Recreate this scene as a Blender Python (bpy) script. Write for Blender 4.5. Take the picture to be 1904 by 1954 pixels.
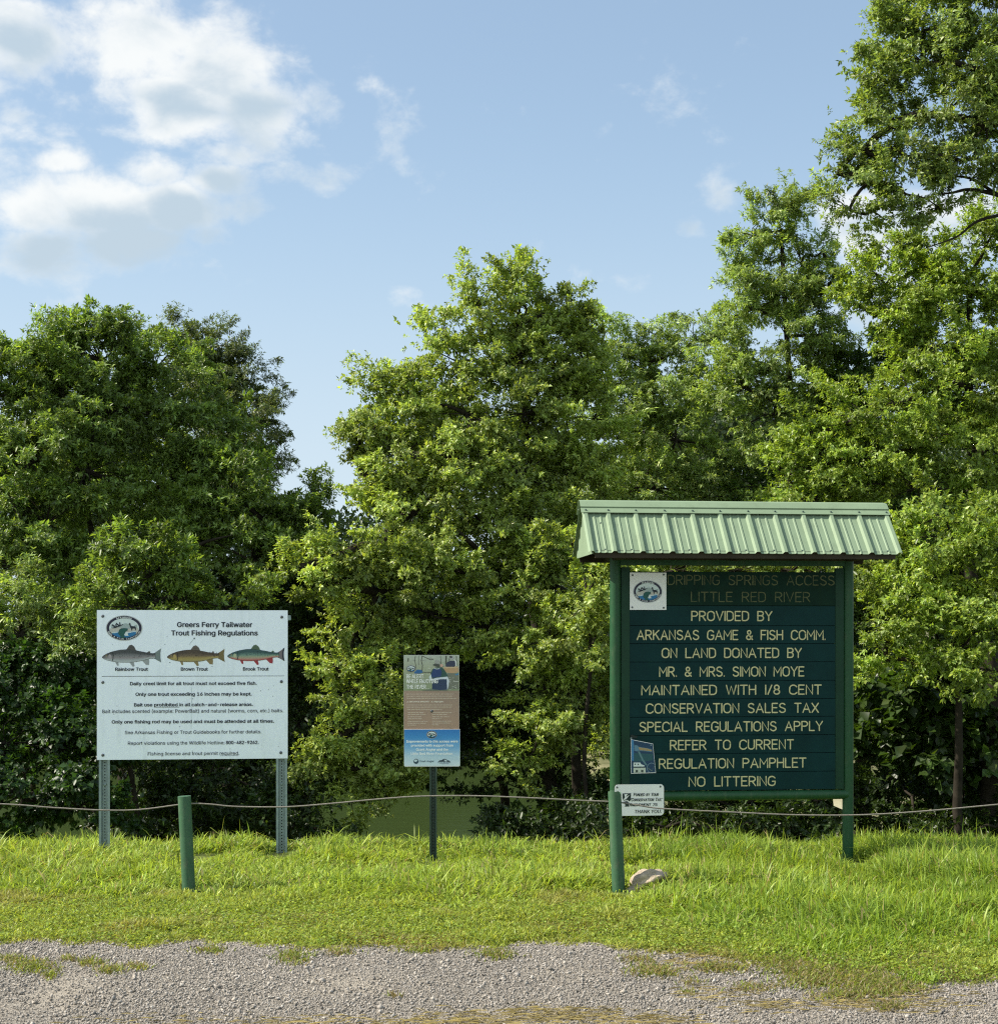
import bpy, bmesh, math, os
import numpy as np
from math import radians as R, sin, cos, pi
from mathutils import Vector, Matrix

for o in list(bpy.data.objects):
    bpy.data.objects.remove(o)
S = bpy.context.scene
COL = S.collection
RNG = np.random.default_rng(7)

# ------------------------------------------------------------------ camera, sky, sun, exposure
F, CX, HY = 3000.0, 952.0, 1215.0        # focal length, centre and horizon in units of a 1904 wide picture
CAMZ = 1.87
cam = bpy.data.cameras.new('camera')
camo = bpy.data.objects.new('camera', cam)
COL.objects.link(camo)
camo.location = (0, 0, CAMZ)
camo.rotation_euler = (R(90), 0, 0)
cam.sensor_fit = 'HORIZONTAL'
cam.sensor_width = 36
cam.lens = 36 * F / 1904
cam.shift_y = (HY - 977.5) / 1904
cam.clip_start = 0.1
cam.clip_end = 5000
S.camera = camo

SUN_AZ = R(-93)      # from +y (view direction) towards -x : from the left, just grazing the sign faces
SUN_EL = R(42.5)
sdir = Vector((sin(SUN_AZ) * cos(SUN_EL), cos(SUN_AZ) * cos(SUN_EL), sin(SUN_EL)))
sun = bpy.data.lights.new('sun', 'SUN')
sun.energy = 4.6
sun.angle = R(0.55)
sun.color = (1.0, 0.93, 0.80)
suno = bpy.data.objects.new('sun', sun)
COL.objects.link(suno)
suno.rotation_euler = (-sdir).to_track_quat('-Z', 'Y').to_euler()

S.view_settings.view_transform = 'Standard'
S.view_settings.look = 'None'
S.view_settings.exposure = 0.95
S.view_settings.gamma = 1
SKY_STRENGTH = 0.088

world = bpy.data.worlds.new('World')
S.world = world
world.use_nodes = True
WT = world.node_tree
WT.nodes.clear()


def build_world():
    n, l = WT.nodes, WT.links

    def val(x):
        return x

    def M(op, a, b=None, c=None, clamp=False):
        m = n.new('ShaderNodeMath')
        m.operation = op
        m.use_clamp = clamp
        for i, v in enumerate((a, b, c)):
            if v is None:
                continue
            if isinstance(v, (int, float)):
                m.inputs[i].default_value = v
            else:
                l.new(v, m.inputs[i])
        return m.outputs[0]

    out = n.new('ShaderNodeOutputWorld')
    bg = n.new('ShaderNodeBackground')
    bg.inputs[1].default_value = SKY_STRENGTH
    l.new(bg.outputs[0], out.inputs[0])
    sky = n.new('ShaderNodeTexSky')
    sky.sky_type = 'NISHITA'
    sky.sun_disc = False
    sky.sun_elevation = SUN_EL
    sky.sun_rotation = SUN_AZ
    sky.altitude = 100
    sky.air_density = 1.0
    sky.dust_density = 2.2
    sky.ozone_density = 1.6
    tc = n.new('ShaderNodeTexCoord')
    sep = n.new('ShaderNodeSeparateXYZ')
    l.new(tc.outputs['Generated'], sep.inputs[0])
    X, Y, Z = sep.outputs
    az = M('ARCTAN2', X, Y)
    el = M('ARCSINE', Z)
    # two noise fields on the dome
    def noise(scale, detail, rough, stretch, off):
        mp = n.new('ShaderNodeMapping')
        mp.inputs['Scale'].default_value = (1, 1, stretch)
        mp.inputs['Location'].default_value = off
        l.new(tc.outputs['Generated'], mp.inputs[0])
        t = n.new('ShaderNodeTexNoise')
        t.inputs['Scale'].default_value = scale
        t.inputs['Detail'].default_value = detail
        t.inputs['Roughness'].default_value = rough
        t.inputs['Distortion'].default_value = 0.25
        l.new(mp.outputs[0], t.inputs['Vector'])
        return t.outputs['Fac']
    n1 = noise(15, 9, 0.60, 1.5, (0.3, 0.1, 0.0))
    n2 = noise(9, 6, 0.55, 1.6, (1.3, 0.4, 0.2))
    n3 = noise(34, 5, 0.6, 1.3, (3.3, 0.4, 0.2))
    # cloud heaps: azimuth, elevation, half sizes (units of the 1904 wide picture), weight
    heaps = [(60, 60, 170, 62, 1.0), (250, 70, 170, 76, 1.0), (420, 120, 120, 90, .95), (330, 205, 150, 62, .95), (500, 215, 120, 68, .95), (610, 205, 66, 50, .82), (560, 260, 80, 40, .7),
             (510, 85, 32, 48, .6), (40, 130, 90, 30, .6), (230, 250, 60, 26, .65), (440, 290, 80, 26, .6),
             (60, 395, 105, 50, 1.0), (200, 405, 140, 58, 1.0), (330, 400, 95, 48, .95), (240, 465, 130, 50, .95), (80, 480, 110, 46, .9), (395, 452, 48, 26, .7), (420, 345, 66, 30, .75), (290, 325, 60, 34, .75),
             (700, 155, 46, 60, .52), (755, 230, 62, 66, .52), (735, 190, 60, 60, .40), (590, 335, 90, 36, .55), (660, 212, 60, 26, .5), (560, 120, 70, 60, .45), (470, 400, 70, 40, .42),
             (30, 215, 52, 30, .75), (115, 308, 56, 20, .68), (10, 300, 46, 32, .6),
             (1640, 440, 90, 80, .8), (1850, 420, 110, 80, .9), (1680, 590, 100, 60, .75), (1375, 368, 34, 30, .37),
             (1215, 535, 50, 24, .40), (760, 565, 54, 26, .42), (560, 640, 34, 16, .38), (1315, 435, 26, 20, .35),
             (-300, 250, 300, 240, .9), (2300, 300, 300, 180, .7), (-900, 100, 400, 200, .8)]

    def field(da, de):
        acc = None
        for (px, py, rx, ry, w) in heaps:
            a0 = math.atan2(px - CX, F) + da
            e0 = math.atan2((HY - py), math.hypot(F, px - CX)) + de
            ra, re = rx / F, ry / F
            u = M('MULTIPLY', M('SUBTRACT', az, a0), 1 / ra)
            v = M('MULTIPLY', M('SUBTRACT', el, e0), 1 / re)
            d2 = M('ADD', M('MULTIPLY', u, u), M('MULTIPLY', v, v))
            g = M('MULTIPLY', M('EXPONENT', M('MULTIPLY', d2, -0.8)), w)
            acc = g if acc is None else M('MAXIMUM', acc, g)
        return acc
    f0 = field(0, 0)
    nn = M('ADD', M('MULTIPLY', n1, 0.7), M('ADD', M('MULTIPLY', n2, 0.3), M('MULTIPLY', n3, 0.36)))
    dens = M('ADD', f0, M('MULTIPLY', M('SUBTRACT', nn, 0.68), 2.5))
    mr = n.new('ShaderNodeMapRange')
    mr.interpolation_type = 'SMOOTHSTEP'
    mr.inputs['From Min'].default_value = 0.26
    mr.inputs['From Max'].default_value = 0.90
    l.new(dens, mr.inputs['Value'])
    cover = M('MULTIPLY', mr.outputs[0], 0.90)
    # thick parts of a cloud are greyer below: same field seen from a little higher
    f1 = field(-0.014, 0.030)
    th = n.new('ShaderNodeMapRange')
    th.inputs['From Min'].default_value = 0.15
    th.inputs['From Max'].default_value = 1.25
    th.interpolation_type = 'SMOOTHSTEP'
    l.new(M('ADD', M('MULTIPLY', M('SUBTRACT', f0, f1), 1.1), M('ADD', M('MULTIPLY', f0, 0.36), M('ADD', M('MULTIPLY', M('SUBTRACT', n2, 0.5), 2.2), M('MULTIPLY', M('SUBTRACT', n1, 0.5), 1.8)))), th.inputs['Value'])
    shade = n.new('ShaderNodeMixRGB')
    l.new(th.outputs[0], shade.inputs[0])
    shade.inputs[1].default_value = (5.9, 6.0, 5.9, 1)
    shade.inputs[2].default_value = (3.25, 3.95, 4.5, 1)
    # hazy summer sky: the physical sky, thinned towards white
    hz = n.new('ShaderNodeMixRGB')
    hw = n.new('ShaderNodeMapRange')
    hw.interpolation_type = 'SMOOTHSTEP'
    hw.inputs['From Min'].default_value = 0.02
    hw.inputs['From Max'].default_value = 0.40
    hw.inputs['To Min'].default_value = 0.97
    hw.inputs['To Max'].default_value = 0.40
    l.new(el, hw.inputs['Value'])
    l.new(hw.outputs[0], hz.inputs[0])
    hcol = n.new('ShaderNodeMixRGB')
    hcw = n.new('ShaderNodeMapRange')
    hcw.interpolation_type = 'SMOOTHSTEP'
    hcw.inputs['From Min'].default_value = 0.03
    hcw.inputs['From Max'].default_value = 0.33
    l.new(el, hcw.inputs['Value'])
    l.new(hcw.outputs[0], hcol.inputs[0])
    hcol.inputs[1].default_value = (4.05, 4.85, 5.45, 1)
    hcol.inputs[2].default_value = (3.05, 4.25, 5.35, 1)
    l.new(hcol.outputs[0], hz.inputs[2])
    l.new(sky.outputs[0], hz.inputs[1])
    mx = n.new('ShaderNodeMixRGB')
    l.new(cover, mx.inputs[0])
    l.new(hz.outputs[0], mx.inputs[1])
    l.new(shade.outputs[0], mx.inputs[2])
    # added unseen bright cloud term behind the camera, lifts the shaded sign faces
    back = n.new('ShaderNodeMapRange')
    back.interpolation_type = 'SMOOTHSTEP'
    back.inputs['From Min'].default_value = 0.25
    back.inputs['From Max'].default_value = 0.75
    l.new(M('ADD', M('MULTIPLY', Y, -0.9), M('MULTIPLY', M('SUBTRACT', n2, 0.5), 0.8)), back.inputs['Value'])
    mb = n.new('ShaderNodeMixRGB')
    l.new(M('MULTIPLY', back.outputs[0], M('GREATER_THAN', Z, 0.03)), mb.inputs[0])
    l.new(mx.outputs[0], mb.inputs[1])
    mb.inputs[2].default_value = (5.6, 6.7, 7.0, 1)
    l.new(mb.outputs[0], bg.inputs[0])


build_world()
try:
    S.cycles.max_bounces = 8
    S.cycles.diffuse_bounces = 4
    S.cycles.glossy_bounces = 3
    S.cycles.transmission_bounces = 6
    S.cycles.use_denoising = False
    S.cycles.filter_width = 1.2
except Exception:
    pass

# ------------------------------------------------------------------ helpers


def at(px, py, d):
    return Vector(((px - CX) / F * d, d, CAMZ + (HY - py) / F * d))


def link(name, me, mats, parent=None):
    o = bpy.data.objects.new(name, me)
    COL.objects.link(o)
    if not isinstance(mats, (list, tuple)):
        mats = [mats]
    for m in mats:
        me.materials.append(m)
    if parent is not None:
        o.parent = parent
    return o


def tag(o, label=None, cat=None, group=None, kind=None):
    if label:
        o['label'] = label
    if cat:
        o['category'] = cat
    if group:
        o['group'] = group
    if kind:
        o['kind'] = kind
    return o


def empty(name, loc, rz=0.0):
    o = bpy.data.objects.new(name, None)
    COL.objects.link(o)
    o.location = loc
    o.rotation_euler = (0, 0, rz)
    o.empty_display_size = 0.2
    return o


def np_mesh(name, verts, faces, cols=None, smooth=False, mat_idx=None):
    """faces: list of (n,k) int arrays; cols (nverts,3) linear"""
    me = bpy.data.meshes.new(name)
    verts = np.asarray(verts, np.float32)
    me.vertices.add(len(verts))
    me.vertices.foreach_set('co', verts.ravel())
    loops = np.concatenate([f.ravel() for f in faces]).astype(np.int32)
    sizes = np.concatenate([np.full(len(f), f.shape[1]) for f in faces]).astype(np.int32)
    me.loops.add(len(loops))
    me.loops.foreach_set('vertex_index', loops)
    me.polygons.add(len(sizes))
    st = np.concatenate([[0], np.cumsum(sizes)[:-1]]).astype(np.int32)
    me.polygons.foreach_set('loop_start', st)
    me.polygons.foreach_set('loop_total', sizes)
    if smooth:
        me.polygons.foreach_set('use_smooth', np.ones(len(sizes), bool))
    if mat_idx is not None:
        me.polygons.foreach_set('material_index', np.asarray(mat_idx, np.int32))
    if cols is not None:
        a = me.color_attributes.new('tint', 'FLOAT_COLOR', 'POINT')
        c = np.ones((len(verts), 4), np.float32)
        c[:, :3] = cols
        a.data.foreach_set('color', c.ravel())
    me.update(calc_edges=True)
    return me


class MB:
    """collects shapes into one mesh"""

    def __init__(self):
        self.v, self.f, self.m = [], [], []

    def add(self, vs, fs, mi=0):
        b = len(self.v)
        self.v += [tuple(p) for p in vs]
        self.f += [tuple(i + b for i in f) for f in fs]
        self.m += [mi] * len(fs)

    def box(self, x0, x1, y0, y1, z0, z1, mi=0, bev=0.0):
        if bev <= 0:
            vs = [(x, y, z) for x in (x0, x1) for y in (y0, y1) for z in (z0, z1)]
            fs = [(0, 1, 3, 2), (4, 6, 7, 5), (0, 4, 5, 1), (2, 3, 7, 6), (0, 2, 6, 4), (1, 5, 7, 3)]
            self.add(vs, fs, mi)
            return
        bm = bmesh.new()
        bmesh.ops.create_cube(bm, size=1)
        for v in bm.verts:
            v.co = Vector(((x0 + x1) / 2 + v.co.x * (x1 - x0), (y0 + y1) / 2 + v.co.y * (y1 - y0), (z0 + z1) / 2 + v.co.z * (z1 - z0)))
        bmesh.ops.bevel(bm, geom=bm.edges[:], offset=bev, segments=2, affect='EDGES')
        bm.verts.index_update()
        self.add([v.co for v in bm.verts], [[v.index for v in f.verts] for f in bm.faces], mi)
        bm.free()

    def tube(self, pts, rad, n=8, mi=0, cap=True):
        pts = [Vector(p) for p in pts]
        if not isinstance(rad, (list, tuple)):
            rad = [rad] * len(pts)
        rings, prev = [], None
        for i, p in enumerate(pts):
            t = (pts[min(i + 1, len(pts) - 1)] - pts[max(i - 1, 0)]).normalized()
            if prev is None:
                a = t.orthogonal().normalized()
            else:
                a = (prev - t * prev.dot(t)).normalized()
            prev = a
            b = t.cross(a)
            rings.append([p + (a * cos(2 * pi * k / n) + b * sin(2 * pi * k / n)) * rad[i] for k in range(n)])
        vs = [q for r in rings for q in r]
        fs = []
        for i in range(len(pts) - 1):
            for k in range(n):
                fs.append((i * n + k, i * n + (k + 1) % n, (i + 1) * n + (k + 1) % n, (i + 1) * n + k))
        if cap:
            fs.append(tuple(range(n - 1, -1, -1)))
            fs.append(tuple((len(pts) - 1) * n + k for k in range(n)))
        self.add(vs, fs, mi)

    def prism(self, poly, y0, y1, mi=0):
        """poly in (x,z), counter-clockwise seen from the front (-y); extruded y0 (front) .. y1"""
        n = len(poly)
        vs = [(x, y0, z) for x, z in poly] + [(x, y1, z) for x, z in poly]
        fs = [tuple(range(n)), tuple(range(2 * n - 1, n - 1, -1))]
        for i in range(n):
            j = (i + 1) % n
            fs.append((j, i, n + i, n + j))
        self.add(vs, fs, mi)

    def build(self, name, mats, parent=None, smooth=False, autosmooth=None):
        me = bpy.data.meshes.new(name)
        me.from_pydata(self.v, [], self.f)
        me.polygons.foreach_set('material_index', self.m)
        if smooth:
            me.polygons.foreach_set('use_smooth', [True] * len(self.f))
        if autosmooth:
            me.polygons.foreach_set('use_smooth', [True] * len(self.f))
            bm = bmesh.new()
            bm.from_mesh(me)
            for e in bm.edges:
                if len(e.link_faces) == 2 and e.calc_face_angle(0) > R(autosmooth):
                    e.smooth = False
            bm.to_mesh(me)
            bm.free()
        me.update()
        return link(name, me, mats, parent)


def catmull(pts, sub=6):
    P = [np.array(p, float) for p in pts]
    P = [2 * P[0] - P[1]] + P + [2 * P[-1] - P[-2]]
    out = []
    for i in range(1, len(P) - 2):
        for k in range(sub):
            t = k / sub
            a, b, c, d = P[i - 1], P[i], P[i + 1], P[i + 2]
            out.append(0.5 * ((2 * b) + (-a + c) * t + (2 * a - 5 * b + 4 * c - d) * t * t + (-a + 3 * b - 3 * c + d) * t ** 3))
    out.append(P[-2])
    return out


def vnoise(x, y, seed, scale):
    """smooth value noise 0..1"""
    g = np.random.default_rng(seed).random((97, 97))
    x = np.asarray(x) * scale + 1000.0
    y = np.asarray(y) * scale + 1000.0
    xi, yi = np.floor(x).astype(int), np.floor(y).astype(int)
    fx, fy = x - xi, y - yi
    fx, fy = fx * fx * (3 - 2 * fx), fy * fy * (3 - 2 * fy)
    a, b = g[xi % 97, yi % 97], g[(xi + 1) % 97, yi % 97]
    c, d = g[xi % 97, (yi + 1) % 97], g[(xi + 1) % 97, (yi + 1) % 97]
    return (a * (1 - fx) + b * fx) * (1 - fy) + (c * (1 - fx) + d * fx) * fy


def srgb(r, g, b):
    f = lambda c: (c / 12.92 if c <= 0.04045 else ((c + 0.055) / 1.055) ** 2.4)
    return (f(r / 255), f(g / 255), f(b / 255))


# ------------------------------------------------------------------ materials
def mat(name, rgb, rough=0.6, spec=0.4, var=0.12, vscale=6.0, bump=0.0, bscale=60.0, metal=0.0, dirt=None, dscale=3.0, damt=0.5, streak=1.0):
    m = bpy.data.materials.new(name)
    m.use_nodes = True
    nt = m.node_tree
    n, l = nt.nodes, nt.links
    p = n['Principled BSDF']
    p.inputs['Roughness'].default_value = rough
    p.inputs['Specular IOR Level'].default_value = spec
    p.inputs['Metallic'].default_value = metal
    tc = n.new('ShaderNodeTexCoord')
    t = n.new('ShaderNodeTexNoise')
    t.inputs['Scale'].default_value = vscale
    t.inputs['Detail'].default_value = 6
    t.inputs['Roughness'].default_value = 0.65
    l.new(tc.outputs['Object'], t.inputs['Vector'])
    r = n.new('ShaderNodeValToRGB')
    r.color_ramp.elements[0].position = 0.3
    r.color_ramp.elements[1].position = 0.7
    lo = [max(0, c * (1 - var)) for c in rgb]
    hi = [min(1, c * (1 + var)) for c in rgb]
    r.color_ramp.elements[0].color = (*lo, 1)
    r.color_ramp.elements[1].color = (*hi, 1)
    l.new(t.outputs['Fac'], r.inputs[0])
    colout = r.outputs[0]
    if dirt:
        t2 = n.new('ShaderNodeTexNoise')
        t2.inputs['Scale'].default_value = dscale
        t2.inputs['Detail'].default_value = 9
        t2.inputs['Roughness'].default_value = 0.72
        mp = n.new('ShaderNodeMapping')
        mp.inputs['Scale'].default_value = (1, 1, streak)   # < 1: runs drawn out downwards
        l.new(tc.outputs['Object'], mp.inputs[0])
        l.new(mp.outputs[0], t2.inputs['Vector'])
        r2 = n.new('ShaderNodeValToRGB')
        r2.color_ramp.elements[0].position = 0.52
        r2.color_ramp.elements[0].color = (0, 0, 0, 1)
        r2.color_ramp.elements[1].position = 0.74
        r2.color_ramp.elements[1].color = (damt, damt, damt, 1)
        l.new(t2.outputs['Fac'], r2.inputs[0])
        mx = n.new('ShaderNodeMixRGB')
        l.new(r2.outputs[0], mx.inputs[0])
        l.new(colout, mx.inputs[1])
        mx.inputs[2].default_value = (*dirt, 1)
        colout = mx.outputs[0]
    l.new(colout, p.inputs['Base Color'])
    if bump:
        t3 = n.new('ShaderNodeTexNoise')
        t3.inputs['Scale'].default_value = bscale
        t3.inputs['Detail'].default_value = 4
        l.new(tc.outputs['Object'], t3.inputs['Vector'])
        b = n.new('ShaderNodeBump')
        b.inputs['Strength'].default_value = bump
        b.inputs['Distance'].default_value = 0.004
        l.new(t3.outputs['Fac'], b.inputs['Height'])
        l.new(b.outputs[0], p.inputs['Normal'])
    return m


def tint_mat(name, rough=0.5, spec=0.35, trans=0.0, tcol=(1.25, 1.2, 0.55), gloss_var=False):
    """colour from the mesh's own colour attribute; trans = share of light let through"""
    m = bpy.data.materials.new(name)
    m.use_nodes = True
    nt = m.node_tree
    n, l = nt.nodes, nt.links
    p = n['Principled BSDF']
    p.inputs['Roughness'].default_value = rough
    p.inputs['Specular IOR Level'].default_value = spec
    a = n.new('ShaderNodeAttribute')
    a.attribute_name = 'tint'
    l.new(a.outputs['Color'], p.inputs['Base Color'])
    if trans > 0:
        tr = n.new('ShaderNodeBsdfTranslucent')
        mu = n.new('ShaderNodeMixRGB')
        mu.blend_type = 'MULTIPLY'
        mu.inputs[0].default_value = 1
        l.new(a.outputs['Color'], mu.inputs[1])
        mu.inputs[2].default_value = (*tcol, 1)
        l.new(mu.outputs[0], tr.inputs['Color'])
        mx = n.new('ShaderNodeMixShader')
        mx.inputs[0].default_value = trans
        l.new(p.outputs[0], mx.inputs[1])
        l.new(tr.outputs[0], mx.inputs[2])
        l.new(mx.outputs[0], n['Material Output'].inputs[0])
    return m


M_LEAF = tint_mat('leaf', rough=0.42, spec=0.45, trans=0.40, tcol=(1.45, 1.5, 0.5))
M_GRASS = tint_mat('grass_blade', rough=0.45, spec=0.3, trans=0.45, tcol=(1.3, 1.25, 0.6))
M_STONE = tint_mat('pebble', rough=0.85, spec=0.2)
M_PRINT = tint_mat('printed_ink', rough=0.45, spec=0.35)
M_BARK = mat('bark', (0.030, 0.025, 0.019), 0.95, 0.1, 0.45, 5.0, 0.9, 22)
M_PIPE = mat('green_painted_pipe', (0.014, 0.064, 0.024), 0.45, 0.3, 0.12, 5.0, 0.15, 30, dirt=(0.06, 0.095, 0.05), dscale=22, damt=0.8, streak=0.3)
M_BOLLARD = mat('faded_green_paint', (0.042, 0.105, 0.055), 0.5, 0.3, 0.14, 6.0, 0.2, 40, dirt=(0.11, 0.13, 0.09), dscale=26, damt=0.8, streak=0.35)
M_BOARD = mat('dark_teal_board_paint', (0.0032, 0.027, 0.028), 0.55, 0.12, 0.25, 3.0, 0.25, 50, dirt=(0.006, 0.034, 0.036), dscale=4, damt=0.5)
M_BOARD_TOP = mat('faded_dark_green_paint', (0.005, 0.023, 0.015), 0.6, 0.1, 0.3, 5.0, 0.25, 50, dirt=(0.010, 0.026, 0.012), dscale=7, damt=0.6)
M_BATTEN = mat('green_batten_paint', (0.008, 0.038, 0.020), 0.5, 0.2, 0.15, 4.0, 0.2, 40, dirt=(0.003, 0.014, 0.008), dscale=14, damt=0.6)
M_CREAM = mat('cream_letter_paint', (0.58, 0.52, 0.28), 0.6, 0.3, 0.12, 20.0, 0, dirt=(0.34, 0.32, 0.18), dscale=30, damt=0.4)
M_CREAM_WORN = mat('worn_letter_paint', (0.10, 0.105, 0.05), 0.7, 0.2, 0.3, 14.0, 0, dirt=(0.008, 0.030, 0.018), dscale=9, damt=0.95)
M_ROOF = mat('pale_green_roof_steel', (0.185, 0.250, 0.160), 0.6, 0.25, 0.07, 2.5, 0.05, 8, dirt=(0.125, 0.165, 0.105), dscale=9, damt=0.6, streak=0.25)
M_DARKWOOD = mat('dark_brown_timber', (0.035, 0.028, 0.018), 0.8, 0.2, 0.3, 6.0, 0.3, 30)
M_GALV = mat('galvanised_steel', (0.23, 0.29, 0.29), 0.5, 0.5, 0.18, 18.0, 0.1, 60, metal=0.35)
M_DARKSTEEL = mat('dark_green_steel', (0.018, 0.040, 0.028), 0.5, 0.5, 0.2, 12.0)
M_GAP_SHADE = mat('gap_shade', (0.012, 0.014, 0.014), 0.9, 0.1, 0.1)  # near-black colour carrying the shade of post holes and board seams
M_WHITE = mat('white_sign_sheet', (0.83, 0.89, 0.98), 0.38, 0.4, 0.03, 2.0, 0, dirt=(0.56, 0.61, 0.62), dscale=14, damt=0.45, streak=0.12)
M_WHITE2 = mat('white_plate', (0.78, 0.77, 0.76), 0.4, 0.4, 0.03, 3.0)
M_BOLT = mat('bolt_metal', (0.10, 0.11, 0.12), 0.4, 0.5, 0.1, 30.0, metal=0.6)
M_SCREW = mat('screw_head', (0.03, 0.06, 0.05), 0.5, 0.4, 0.1, 30.0)
M_ROPE = mat('weathered_rope', (0.19, 0.175, 0.15), 0.85, 0.15, 0.3, 90.0, 1.0, 220)
M_CREAMBOARD = mat('cream_board', (0.72, 0.66, 0.50), 0.6, 0.3, 0.06, 30.0)
M_ROCK = mat('limestone', (0.36, 0.295, 0.225), 0.9, 0.15, 0.35, 14.0, 1.0, 35, dirt=(0.12, 0.09, 0.06), dscale=10, damt=0.7)


# ------------------------------------------------------------------ terrain
def edge_y(x):
    """line where the grass meets the gravel"""
    xs = [-12, -4, -2.7, -1.5, 0.0, 0.5, 1.0, 1.6, 2.1, 2.5, 2.9, 4, 12]
    ys = [9.7, 9.6, 9.50, 9.45, 9.45, 9.40, 9.05, 8.95, 8.60, 8.40, 8.55, 8.6, 8.6]
    return np.interp(x, xs, ys) + 0.26 * (vnoise(x, np.zeros_like(x), 3, 2.2) - 0.5) + 0.20 * (vnoise(x, np.zeros_like(x), 4, 7) - 0.5)


def ground_z(x, y):
    x, y = np.asarray(x, float), np.asarray(y, float)
    z = 0.012 * np.clip((y - edge_y(x)) / 0.5, 0, 1)
    z = z + 0.03 * (vnoise(x, y, 5, 0.7) - 0.5) * np.clip((y - 9.6) / 2, 0, 1)
    bank = np.interp(y, [13.6, 14.6, 20.0, 24, 33, 38, 50, 64, 70, 76, 200], [0, -.25, -2.55, -2.85, -3.0, -4.0, -4.2, -4.0, -2.6, -1.6, 4.0])
    bar = np.interp(y, [13.6, 14.6, 20.0, 24, 33, 50, 60, 70, 76, 200], [0, -.25, -2.3, -2.6, -2.85, -2.95, -3.0, -2.6, -1.6, 4.0])
    wt = np.clip((x - 1.2 - (y - 30) * 0.02) / 2.0, 0, 1)
    return z + bank * (1 - wt) + bar * wt


def ground_material():
    m = bpy.data.materials.new('earth_and_turf')
    m.use_nodes = True
    n, l = m.node_tree.nodes, m.node_tree.links
    p = n['Principled BSDF']
    p.inputs['Roughness'].default_value = 0.95
    p.inputs['Specular IOR Level'].default_value = 0.1
    tc = n.new('ShaderNodeTexCoord')
    t = n.new('ShaderNodeTexNoise')
    t.inputs['Scale'].default_value = 3.5
    t.inputs['Detail'].default_value = 10
    t.inputs['Roughness'].default_value = 0.7
    l.new(tc.outputs['Object'], t.inputs['Vector'])
    r = n.new('ShaderNodeValToRGB')
    e = r.color_ramp.elements
    e[0].position, e[0].color = 0.3, (0.05, 0.06, 0.02, 1)
    e[1].position, e[1].color = 0.7, (0.12, 0.15, 0.035, 1)
    l.new(t.outputs['Fac'], r.inputs[0])
    r2 = n.new('ShaderNodeValToRGB')
    e = r2.color_ramp.elements
    e[0].position, e[0].color = 0.35, (0.045, 0.06, 0.018, 1)
    e[1].position, e[1].color = 0.70, (0.24, 0.22, 0.13, 1)
    t2 = n.new('ShaderNodeTexNoise')
    t2.inputs['Scale'].default_value = 0.35
    t2.inputs['Detail'].default_value = 7
    l.new(tc.outputs['Object'], t2.inputs['Vector'])
    l.new(t2.outputs['Fac'], r2.inputs[0])
    sp = n.new('ShaderNodeSeparateXYZ')
    l.new(tc.outputs['Object'], sp.inputs[0])
    mr = n.new('ShaderNodeMapRange')
    mr.inputs['From Min'].default_value = 30
    mr.inputs['From Max'].default_value = 36
    l.new(sp.outputs[1], mr.inputs['Value'])
    mx = n.new('ShaderNodeMixRGB')
    l.new(mr.outputs[0], mx.inputs[0])
    l.new(r.outputs[0], mx.inputs[1])
    l.new(r2.outputs[0], mx.inputs[2])
    l.new(mx.outputs[0], p.inputs['Base Color'])
    b = n.new('ShaderNodeBump')
    b.inputs['Strength'].default_value = 0.6
    b.inputs['Distance'].default_value = 0.03
    l.new(t.outputs['Fac'], b.inputs['Height'])
    l.new(b.outputs[0], p.inputs['Normal'])
    return m


def grid(xs, ys, zf):
    X, Y = np.meshgrid(xs, ys)
    Z = zf(X, Y)
    v = np.stack([X, Y, Z], -1).reshape(-1, 3)
    nx, ny = len(xs), len(ys)
    i = np.arange((ny - 1) * (nx - 1))
    r, c = i // (nx - 1), i % (nx - 1)
    a = r * nx + c
    return v, np.stack([a, a + 1, a + nx + 1, a + nx], 1)


xs = np.unique(np.concatenate([np.linspace(-300, -20, 12), np.linspace(-20, -6, 20), np.linspace(-6, 6, 80), np.linspace(6, 20, 20), np.linspace(20, 300, 12)]))
ys = np.unique(np.concatenate([np.linspace(-40, 6, 10), np.linspace(6, 17, 90), np.linspace(17, 80, 64), np.linspace(80, 600, 14)]))
v, f = grid(xs, ys, ground_z)
g = link('ground', np_mesh('ground', v, [f], smooth=True), ground_material())
tag(g, kind='structure')

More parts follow.
